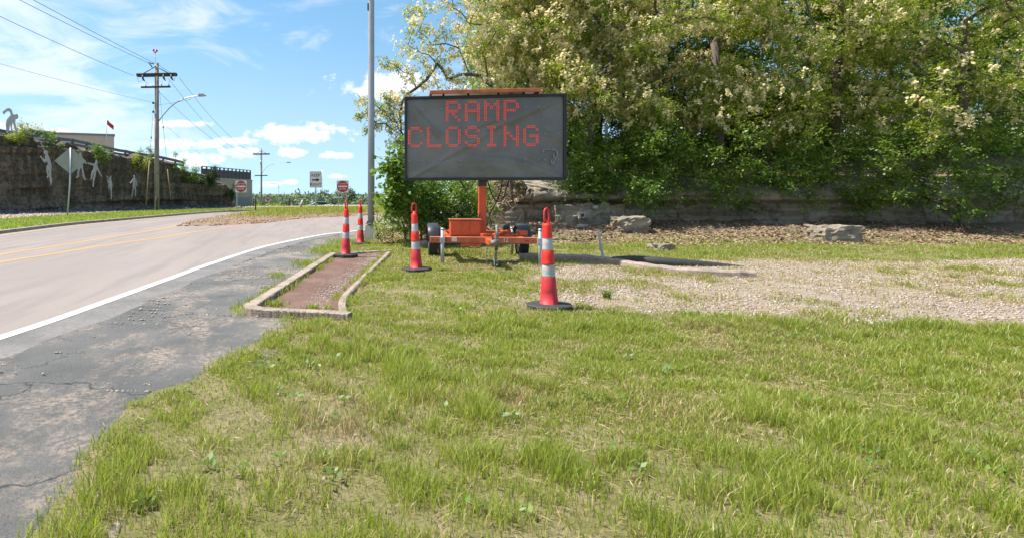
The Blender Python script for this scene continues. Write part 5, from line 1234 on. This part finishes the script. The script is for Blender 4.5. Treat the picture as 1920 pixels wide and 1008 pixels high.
tree('locust_tree', 'second locust tree from the right edge, high on the bank', trunk_px(1560, 23, [(1565, 300, 23), (1570, 180, 22.6), (1575, 60, 22.5)]), cl_px(mass(72, 1440, 1690, -120, 250, 20.4, 25, .5, .88, 6)), 'leaf_locust', 66, 0.09, blossom=28, bs=0.08, group='locust trees in flower on the bank', r_tip=.014)
tree('locust_tree', 'last locust tree at the far right edge of the bank', trunk_px(1800, 22, [(1800, 300, 22), (1805, 160, 21.6), (1810, 40, 21.5)]), cl_px(mass(78, 1680, 2010, -120, 260, 18.6, 24, .5, .9, 8)), 'leaf_locust', 66, 0.09, blossom=20, bs=0.08, group='locust trees in flower on the bank', r_tip=.014)
# dark green trees behind fill the depth
for k, (px, lab) in enumerate(((960, 'dark leafy tree behind the board, leftmost of those behind the locusts'), (1120, 'dark leafy tree behind the leaning locust trunk'), (1290, 'dark leafy tree behind the bank right of the steel post'), (1470, 'dark leafy tree behind the second locust from the right'), (1650, 'dark leafy tree behind the gap between the last two locusts'), (1850, 'dark leafy tree behind the last locust at far right'))):
    z = 29.0; tree('broadleaf_tree', lab, trunk_px(px, z, [(px, 300, z), (px+6, 180, z)], 3.0), cl_px(mass(84, px-120 if k else 905, px+120, -140, 385, 26.2, 31, .8, 1.3, 20+k, (lambda x, y: x > 930 or y > 60) if k == 0 else None)), 'leaf_green', 44, 0.15, cat='tree', group='dark trees behind the bank', r_tip=.014, k=5, aspect=.6)
# understorey on the bank
for k, (x0, x1, y0, y1, z0, z1, n_, lf, per, sz, lab) in enumerate((
      (1062, 1140, 225, 345, 20.8, 22.5, 26, 'leaf_green', 80, .10, 'leafy green shrub hugging the right edge of the board'),
      (1135, 1215, 235, 370, 20.4, 22.3, 28, 'leaf_green', 80, .10, 'leafy green shrub above the stone ledge, below the steel post'),
      (1215, 1340, 240, 375, 20, 22.3, 34, 'leaf_green', 76, .10, 'leafy green shrub on the bank under the third locust trunk'),
      (1345, 1480, 250, 380, 20, 22.3, 34, 'leaf_green', 76, .10, 'leafy green shrub on the bank between the two right boulders'),
      (1480, 1640, 250, 390, 20, 22.3, 38, 'leaf_green', 76, .10, 'leafy green shrub above the large far-right boulder'),
      (1640, 1960, 240, 400, 19.2, 22.3, 60, 'leaf_green', 70, .11, 'long leafy thicket along the far right of the bank'),
      (1180, 1225, 345, 385, 19.8, 20.4, 8, 'leaf_bright', 90, .09, 'small bright shrub drooping over the right end of the ledge'),
      (1050, 1130, 335, 368, 20.6, 21.2, 12, 'leaf_green', 80, .09, 'green shrub hanging over the rock ledge below the board corner'),
      (905, 1010, 345, 372, 22.2, 23.2, 16, 'leaf_bright', 40, .09, 'thin bright undergrowth on the bank behind the mast'))):
    pc_ = P((x0+x1)/2, 400, (z0+z1)/2+.2); b = (pc_.x, pc_.y, hh(pc_.x, pc_.y)-.1)
    tree('shrub', lab, [b, (b[0], b[1], b[2]+.5)], cl_px(mass(n_, x0, x1, y0, y1, z0, z1, .3, .52, 50+k)), lf, per, sz, cat='shrub', group='undergrowth on the bank', r_tip=.006, k=5, crown='foliage', aspect=.62)
# bushes left of the trailer
bsh = [((768, 905, 338, 420, 16.2, 19.0, .30, .5), 60, 'leaf_green', 95, .085, 842, 'dark green thicket behind the left half of the trailer'),
       ((716, 800, 388, 436, 16.4, 17.8, .2, .34), 30, 'leaf_locust', 110, .06, 760, 'low bright bush behind the cone left of the trailer'),
       ((812, 880, 385, 425, 15.9, 16.6, .14, .24), 14, 'leaf_dark', 70, .05, 846, 'low feathery bush touching the orange control box'),
       ((752, 810, 330, 400, 16.4, 18.2, .24, .38), 20, 'leaf_bright', 95, .08, 790, 'green bush under the left lower corner of the board')]
for k, (bb, n_, lf, per, sz, bpx, lab) in enumerate(bsh):
    z = (bb[4]+bb[5])/2; b = P(bpx, 400, z); b.z = hh(b.x, z)-.1
    tree('bush', lab, [tuple(b), (b.x, b.y, b.z+.35)], cl_px(mass(n_, *bb, 70+k)), lf, per, sz, cat='bush', group='bushes left of the trailer', r_tip=.0055, k=5, crown='foliage', aspect=.6)
# redbud with large heart leaves by the left edge of the board
RB = [(752, 300, 16, .22), (740, 292, 15.8, .16), (736, 318, 15.8, .20), (752, 330, 16, .24), (745, 350, 15.9, .2), (762, 360, 16, .24), (738, 372, 16, .14), (735, 385, 16, .13), (765, 315, 16.3, .24), (758, 385, 16.2, .2), (728, 312, 15.8, .12), (744, 338, 16, .22), (756, 345, 16.2, .24), (742, 305, 16, .2), (748, 368, 16, .2)]
tree('redbud_tree', 'sapling with large bright heart leaves at the left edge of the board', trunk_px(775, 16.2, [(768, 400, 16.2), (765, 360, 16.2)]), cl_px(RB), 'leaf_bright', 130, .15, r_tip=.008, k=3, aspect=.85, crown='crown')
# bare twigs by the light pole
tw = MB(); b = G(712, 446)
for k in range(16):
    a = random.uniform(-.5, .45); h = random.uniform(.5, 1.35); x = b.x+random.uniform(-.2, .35); y = b.y-1.0+random.uniform(-.3, .5)
    tw.tube([(x, y, 0), (x+a*.25, y+.05, h*.45), (x+a*.7, y+random.uniform(-.15, .15), h)], [.009, .006, .003], 5)
    if k % 2: tw.tube([(x+a*.25, y+.05, h*.45), (x+a*.25+random.uniform(-.3, .3), y, h*.8)], [.005, .002], 4)
tag(tw.build('dead_twigs', mt['bark']), 'bare thin twigs rising beside the light pole foot', 'twigs')
dt = MB()
for k in range(26):
    p = P(random.uniform(905, 1010), random.uniform(350, 425), random.uniform(20.2, 22.6)); a = random.uniform(-.7, .7); h = random.uniform(.4, 1.0)
    gz = hh(p.x, p.y); dt.tube([(p.x, p.y, gz), (p.x+a*.4, p.y-.1, gz+h*.5), (p.x+a, p.y-.05, gz+h)], [.014, .01, .004], 5)
tag(dt.build('dead_branches', mt['bark']), 'dead brown branches lying on the bank behind the trailer', 'branches', kind='stuff')
# plants on the cliff
for k, (px, h, n_, r_, lf, lab) in enumerate(((185, 4.2, 12, .34, 'leaf_bright', 'bright green bush on the cliff edge below the flagpole'), (30, 5.0, 9, .28, 'leaf_locust', 'straggly bush at the feet of the bending figure'), (62, 4.9, 8, .24, 'leaf_locust', 'small bush just right of the bending figure'),
      (100, 5.0, 7, .22, 'leaf_green', 'small bush on the cliff edge by the climbing figure'), (262, 3.7, 9, .30, 'leaf_locust', 'hanging bush on the cliff edge left of the near pole'), (352, 3.0, 15, .34, 'leaf_bright', 'feathery bright bush on the cliff right of the near pole'), (282, 4.15, 5, .2, 'leaf_bright', 'small yellowish plant on the cliff top beside the near pole'),
      (425, 1.5, 4, .18, 'leaf_dark', 'small dark plant near the low end of the cliff'), (325, 3.9, 4, .2, 'leaf_bright', 'pale plant on the cliff top right of the near pole'))):
    c = cliff_pt(px, h) if px not in (30, 62, 100, 282) else cliff_top(px, 0.15); c = c+Vector((.25, -.2, 0))
    cl = np.array([(c.x+random.uniform(-.65, .65), c.y+random.uniform(-.4, .4), c.z+random.uniform(-.35, .75), r_*random.uniform(.7, 1.2)) for q in range(n_)])
    tree('cliff_bush', lab, [(c.x-.2, c.y+.15, c.z-.5), tuple(c)], cl, lf, 46, .11, cat='bush', group='bushes on the cliff', r_tip=.006, k=5, crown='foliage')
for k, (px, py, w_, h_, lab) in enumerate(((402, 330, .55, 1.4, 'taller dark juniper at the end of the cliff'), (391, 340, .45, 1.0, 'shorter dark juniper just left of the taller one'), (434, 366, .3, .8, 'narrow rusty juniper at the low end of the cliff'))):
    z = 52.4; c = P(px, py, z); cl = []
    for q in range(16): t = q/15; cl.append((c.x+random.uniform(-1, 1)*w_*(1-t*.7)*.6, c.y+random.uniform(-.3, .3), c.z-h_/2+t*h_, .30*(1-.6*t)))
    tree('juniper', lab, [(c.x, c.y, c.z-h_*.9), (c.x, c.y, c.z-h_*.4)], np.array(cl), 'leaf_dark', 60, .09, cat='bush', group='junipers at the cliff end', r_tip=.006, k=5, droop=-.6, crown='foliage')

# far wood beyond the island: one mass
cl = []
for k in range(420):
    z = random.uniform(150, 420); px = random.uniform(400, 1050)
    top = 367.5+1.6*math.sin(px*.03)+1.4*math.sin(px*.11+2); rr_ = random.uniform(1.4, 3.0)*z/230; p = P(px, top+rr_/z*F*.9+abs(random.gauss(0, 9)), z); cl.append((p.x, p.y, p.z, rr_))
cl = np.array(cl)
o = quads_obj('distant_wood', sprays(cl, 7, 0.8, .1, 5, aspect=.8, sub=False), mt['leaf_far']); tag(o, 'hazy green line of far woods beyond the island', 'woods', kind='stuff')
for k, (px, z, lab) in enumerate(((656, 190, 'far round tree rising above the woods right of DO NOT ENTER'), (640, 200, 'far wide tree above the woods behind DO NOT ENTER'), (610, 180, 'far tree just right of the KEEP RIGHT post'))):
    cl = cl_px([(px+random.uniform(-7, 7), 368+random.uniform(-6, 12), z+random.uniform(-2, 2), random.uniform(.9, 1.5)) for q in range(12)])
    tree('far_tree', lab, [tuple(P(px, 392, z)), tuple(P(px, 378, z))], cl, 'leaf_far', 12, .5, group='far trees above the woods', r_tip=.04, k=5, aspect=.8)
# scrub just past the island
cl = cl_px([(random.uniform(478, 600), random.uniform(391, 398), random.uniform(60, 90), random.uniform(.3, .5)) for q in range(46)]+[(random.uniform(700, 790), random.uniform(381, 398), random.uniform(50, 62), random.uniform(.3, .6)) for q in range(40)])
o = quads_obj('scrub', sprays(cl, 26, .2, -.3, 5), mt['leaf_locust']); tag(o, 'low green scrub growing past the island', 'scrub', kind='stuff')

# ------------------------------------------------------------------ grass, stones, litter
def blades(name, x, y, z, h, w, mat, lean=.35, label=None, cat=None):
    n = len(x); a = rng.uniform(0, 6.283, n); dx = np.cos(a); dy = np.sin(a); b = rng.uniform(0, 6.283, n); l = lean*h*rng.uniform(.2, 1.4, n); bx_ = np.cos(b)*l; by_ = np.sin(b)*l
    w = w*rng.uniform(.7, 1.3, n)
    P0 = np.stack([x-dx*w/2, y-dy*w/2, z-.01], -1); P1 = np.stack([x+dx*w/2, y+dy*w/2, z-.01], -1)
    P2 = np.stack([x-dx*w*.4+bx_*.35, y-dy*w*.4+by_*.35, z+h*.55], -1); P3 = np.stack([x+dx*w*.4+bx_*.35, y+dy*w*.4+by_*.35, z+h*.55], -1); P4 = np.stack([x+bx_, y+by_, z+h*.95], -1)
    V = np.stack([P0, P1, P2, P3, P4], 1); i = (np.arange(n)*5)[:, None]
    Fc = np.stack([i+np.array([0, 1, 3]), i+np.array([0, 3, 2]), i+np.array([2, 3, 4])], 1)
    o = mesh_np(name, V.reshape(-1, 3), Fc.reshape(-1, 3), mat); return tag(o, label, cat, kind='stuff')
def lawn_samples(n, y0, y1):
    y = rng.uniform(y0**2, y1**2, n)**.5 if y0 > 0 else rng.uniform(y0, y1, n); left = np.interp(y, SH_R[:, 1], SH_R[:, 0]); x = left-.05+(np.minimum(y*1.22+1.2, 19)-left)*rng.random(n); return x, y
GX, GY = [], []
for n_, y0, y1 in ((290000, 1.6, 6.5), (230000, 6.5, 12), (130000, 12, 18.5)):
    x, y = lawn_samples(n_, y0, y1); GX.append(x); GY.append(y)
GX = np.concatenate(GX); GY = np.concatenate(GY)
dens = 1.0-0.93*gravel_mask(GX, GY)*(1-.6*smst(fbm(GX*1.6+5, GY*1.6), .5, .62)); dm_ = dry_mask(GX, GY); dens *= 1-.55*dm_; dens *= .55+.9*smst(fbm(GX*.7, GY*.7), .3, .6)
dens *= smst(poly_dist(GX, GY, bed_outer), 0.10, 0.02); dens *= .42+.75*smst(fbm(GX*5, GY*5), .34, .58)
foot_ = smst(GY, 15.2, 17.6)*smst(GX, 2.0, 4.5); dens *= 1-.95*foot_
dens *= smst(GX-np.interp(GY, SH_R[:, 1], SH_R[:, 0]), -.1, .25)*.9+.1
kp = rng.random(len(GX)) < dens; gx_, gy_ = GX[kp], GY[kp]
tall = (.65+.7*smst(fbm(gx_*1.1+2, gy_*1.1), .35, .65))*(.65+.7*smst(fbm(gx_*5, gy_*5), .38, .62))
dryb = rng.random(len(gx_)) < np.clip(.10+.75*dry_mask(gx_, gy_)+.35*smst(fbm(gx_*1.3+20, gy_*1.3), .5, .65)+.4*gravel_mask(gx_, gy_), 0, .85)
hgt = rng.uniform(.035, .085, len(gx_))*tall*np.interp(gy_, [6, 9], [1, .8]); wd_ = np.interp(gy_, [2, 8, 18], [.0045, .0085, .016])
zz = lawn_h(gx_, gy_)
blades('grass', gx_[~dryb], gy_[~dryb], zz[~dryb], hgt[~dryb], wd_[~dryb], mt['grass'], .55, 'fresh green grass of the lawn around the trailer', 'grass')
blades('dry_grass', gx_[dryb], gy_[dryb], zz[dryb], hgt[dryb]*.75, wd_[dryb], mt['straw'], .9, 'dry straw grass scattered through the lawn', 'grass')
# tufts along kerbs and shoulder
x = []; y = []
for q, n_ in (([(-0.70, 7.5), (-.15, 10.5), (.38, 13.5)], 900), ([(0.10, 7.3), (.22, 8.1), (.62, 10.0), (1.12, 12.35), (1.5, 14.3)], 1200), ([(-1.05, 7.3), (-.95, 7.6), (-.4, 10.4), (.12, 13.3)], 700), ([(-.95, 7.35), (-.9, 7.05), (-.5, 6.85)], 160)):
    c_ = resample(q, 200); i = rng.integers(0, 200, n_); m_ = fbm(c_[i, 0]*3+c_[i, 1]*2, c_[i, 1]*2.0) > .45; x.append(c_[i, 0][m_]+rng.normal(0, .035, m_.sum())); y.append(c_[i, 1][m_]+rng.normal(0, .05, m_.sum()))
for cx_, cy_, s_, n_ in ((-.25, 12.0, .25, 500), (.1, 14.4, .3, 900), (.35, 15.6, .35, 1200), (-.7, 10.2, .15, 120), (.7, 17.3, .4, 900), (-.55, 7.6, .08, 160), (-.1, 7.3, .06, 120)): x.append(rng.normal(cx_, s_*.6, n_)); y.append(rng.normal(cy_, s_, n_))
x = np.concatenate(x); y = np.concatenate(y)
blades('kerb_weeds', x, y, np.full(len(x), .04), rng.uniform(.03, .09, len(x)), np.full(len(x), .010), mt['grass'], .7, 'weeds sprouting along the kerbed strip and shoulder', 'weeds')
# island: tall rough grass and dry tufts
x = rng.uniform(-6.5, 14, 60000); y = rng.uniform(26, 52, 60000); d_ = poly_dist(x, y, island); m_ = (d_ > .25) & (rng.random(60000) < smst(d_+1.2*(fbm(x*.8, y*.8)-.45), np.where(x > -3.4, .15, .9), np.where(x > -3.4, .7, 2.2))*smst(y, 30, 36)*.9); x, y = x[m_], y[m_]
dr_ = rng.random(len(x)) < .28
blades('island_grass', x[~dr_], y[~dr_], island_h(x, y)[~dr_], rng.uniform(.08, .30, (~dr_).sum()), np.full((~dr_).sum(), .03), mt['grass'], .4, 'tall rough grass covering the back of the island', 'grass')
x2 = rng.uniform(-6.5, 14, 30000); y2 = rng.uniform(26, 50, 30000); d2 = poly_dist(x2, y2, island); m_ = (d2 > .1) & (rng.random(30000) < .28*smst(fbm(x2*1.2, y2*1.2), .44, .58)); x2, y2 = np.concatenate([x2[m_], x[dr_]]), np.concatenate([y2[m_], y[dr_]])
blades('island_straw', x2, y2, island_h(x2, y2), rng.uniform(.04, .14, len(x2)), np.full(len(x2), .022), mt['straw'], .9, 'dry straw tufts along the front of the island', 'grass')
# verge blades
i = rng.integers(20, 215, 52000); t = rng.random(52000); x = KB3[i, 0]*(1-t)+VB[i, 0]*t+rng.normal(0, .1, 52000); y = KB3[i, 1]*(1-t)+VB[i, 1]*t+rng.normal(0, .15, 52000)
m_ = (y > 14) & (y < 60); x, y, t = x[m_], y[m_], t[m_]
blades('verge_grass', x, y, .11*(1-t)+.05*t, rng.uniform(.06, .15, len(x)), np.full(len(x), .028), mt['grass'], .6, 'mown green grass of the verge below the cliff', 'grass')
# crushed stone
x, y = lawn_samples(60000, 4.5, 13.3); m_ = rng.random(60000) < np.maximum(gravel_mask(x, y), 0.05*dry_mask(x, y))*smst(fbm(x*2.2+4, y*2.2), .25, .5); x, y = x[m_], y[m_]
tag(pebbles('crushed_stone', np.column_stack([x, y, lawn_h(x, y)+.004]), rng.uniform(.007, .021, len(x)), mt['stones']), 'pale crushed stone spread over the ground right of the nearest cone', 'gravel')
n_ = 16000; i = rng.integers(90, 330, n_); t = rng.random(n_); x = GEf[i, 0]*(1-t)+SHf[i, 0]*t; y = GEf[i, 1]*(1-t)+SHf[i, 1]*t; m_ = rng.random(n_) < .04+.9*smst(fbm(x*1.3+7, y*1.0), .42, .56); x, y = x[m_], y[m_]
tag(pebbles('loose_gravel', np.column_stack([x, y, np.full(len(x), .02)]), rng.uniform(.005, .016, len(x)), mt['stones']), 'loose gravel drifted over the old asphalt shoulder', 'gravel')
# crumbled edge of the old asphalt along the gutter
n_ = 3000; i = rng.integers(130, 320, n_); x = GEf[i, 0]+np.abs(rng.normal(.01, .05, n_)); y = GEf[i, 1]+rng.normal(0, .03, n_)
tag(pebbles('asphalt_crumbs', np.column_stack([x, y, np.full(n_, .012)]), rng.uniform(.006, .018, n_), mt['rubble'], .6), 'crumbled dark asphalt along the edge of the gutter', 'rubble')
n_ = 2400; t = rng.random(n_); c_ = resample([(0.05, 7.1), (.15, 8.1), (.55, 10.0), (1.05, 12.3), (1.45, 14.2)], 200); i = (t*199).astype(int); x = c_[i, 0]-np.abs(rng.normal(0, .16, n_)); y = c_[i, 1]+rng.normal(0, .08, n_)
m_ = poly_dist(x, y, bed) > -.05; x, y = x[m_], y[m_]
tag(pebbles('strip_gravel', np.column_stack([x, y, np.full(len(x), .04)]), rng.uniform(.005, .012, len(x)), mt['stones']), 'pale gravel washed against the right kerb of the brown strip', 'gravel')
i = rng.integers(20, 215, 9000); t = rng.random(9000)**.8; x = VB[i, 0]*(1-t)+CL[i, 0]*t; y = VB[i, 1]*(1-t)+CL[i, 1]*t; m_ = (y > 22) & (y < 60); x, y, t = x[m_], y[m_], t[m_]
tag(pebbles('cliff_gravel', np.column_stack([x, y, .06+.05*t]), rng.uniform(.03, .09, len(x)), mt['stones']), 'pale gravel and stones between the verge and the cliff', 'gravel')
# island dirt clods
x = rng.uniform(-6.5, 3, 9000); y = rng.uniform(26, 40, 9000); d_ = poly_dist(x, y, island); m_ = (d_ > 0) & (rng.random(9000) < .6); x, y = x[m_], y[m_]
tag(pebbles('dirt_clods', np.column_stack([x, y, island_h(x, y)+.01]), rng.uniform(.015, .05, len(x)), island_mat('clods', [(0.20, .13, .08), (.36, .25, .16), (.46, .36, .26)]), .8), 'brown dirt clods on the bare tip of the island', 'dirt')
# leaf litter on the bank
n_ = 60000; x = rng.uniform(1.6, 22, n_); y = rng.uniform(15.2, 24.5, n_); left = np.interp(y, SH_R[:, 1], SH_R[:, 0]); m_ = (x > left+.4) & (rng.random(n_) < smst(y+.9*(fbm(x, y)-.45), 15.8, 17.4)*(.35+.65*smst(fbm(x*1.5, y*1.5), .35, .55))); x, y = x[m_], y[m_]; n_ = len(x)
p = np.column_stack([x, y, lawn_h(x, y)+.012+rng.random(n_)*.03]); nn_ = np.array([0, 0, 1.0])+rng.normal(0, .5, (n_, 3)); ax = rand_dirs(n_); ax[:, 2] *= .3
tag(quads_obj('leaf_litter', leaf_quads(p, ax, nn_, rng.uniform(.05, .12, n_), rng.uniform(.03, .08, n_)), mt['litter']), 'brown leaf litter covering the bank under the trees', 'leaf litter', kind='stuff')
# one spiky weed in the gravel
g = G(1138, 562); n_ = 90; a = rng.uniform(0, 6.283, n_); l = rng.uniform(0, .05, n_)
wv = blades('weed', g.x+np.cos(a)*l, g.y+np.sin(a)*l, np.full(n_, .02), rng.uniform(.08, .19, n_), np.full(n_, .009), mt['leaf_green'], .9); del wv['kind']
tag(wv, 'single spiky green weed growing in the gravel', 'weed')

# broad-leaved weeds and flat thatch in the lawn
n_ = 900; x, y = lawn_samples(n_, 2.2, 14); m_ = (gravel_mask(x, y) < .5) & (poly_dist(x, y, bed_outer) < -.1) & (fbm(x*.9+3, y*.9) > .46); x, y = x[m_], y[m_]
ci = np.repeat(np.arange(len(x)), 9); a = rng.uniform(0, 6.283, len(ci)); l = rng.uniform(.025, .06, len(ci))
ax = np.column_stack([np.cos(a), np.sin(a), rng.uniform(.2, .7, len(ci))]); ax /= np.linalg.norm(ax, axis=1)[:, None]
p = np.column_stack([x[ci], y[ci], lawn_h(x, y)[ci]+.02+rng.random(len(ci))*.03])+ax*l[:, None]*.6+np.column_stack([rng.normal(0, .03, len(ci)), rng.normal(0, .03, len(ci)), np.zeros(len(ci))])
tag(quads_obj('lawn_weeds', leaf_quads(p, ax, np.array([0, 0, 1.0])+rng.normal(0, .3, (len(ci), 3)), l*1.0, l*.5), mt['leaf_bright']), 'broad-leaved weeds growing in rosettes through the lawn', 'weeds', kind='stuff')
x, y = lawn_samples(60000, 1.8, 13); m_ = (poly_dist(x, y, bed_outer) < -.05) & (rng.random(60000) < .25+.75*smst(fbm(x*1.4+8, y*1.4), .42, .6)); x, y = x[m_], y[m_]; n_ = len(x)
a = rng.uniform(0, 6.283, n_); ax = np.column_stack([np.cos(a), np.sin(a), rng.normal(0, .18, n_)]); ax /= np.linalg.norm(ax, axis=1)[:, None]
p = np.column_stack([x, y, lawn_h(x, y)+rng.uniform(.004, .03, n_)])
tag(quads_obj('thatch', leaf_quads(p, ax, np.array([0, 0, 1.0])+rng.normal(0, .3, (n_, 3)), rng.uniform(.04, .11, n_), np.interp(y, [2, 12], [.004, .010])), mt['straw']), 'dead straw lying flat between the grass blades', 'thatch', kind='stuff')
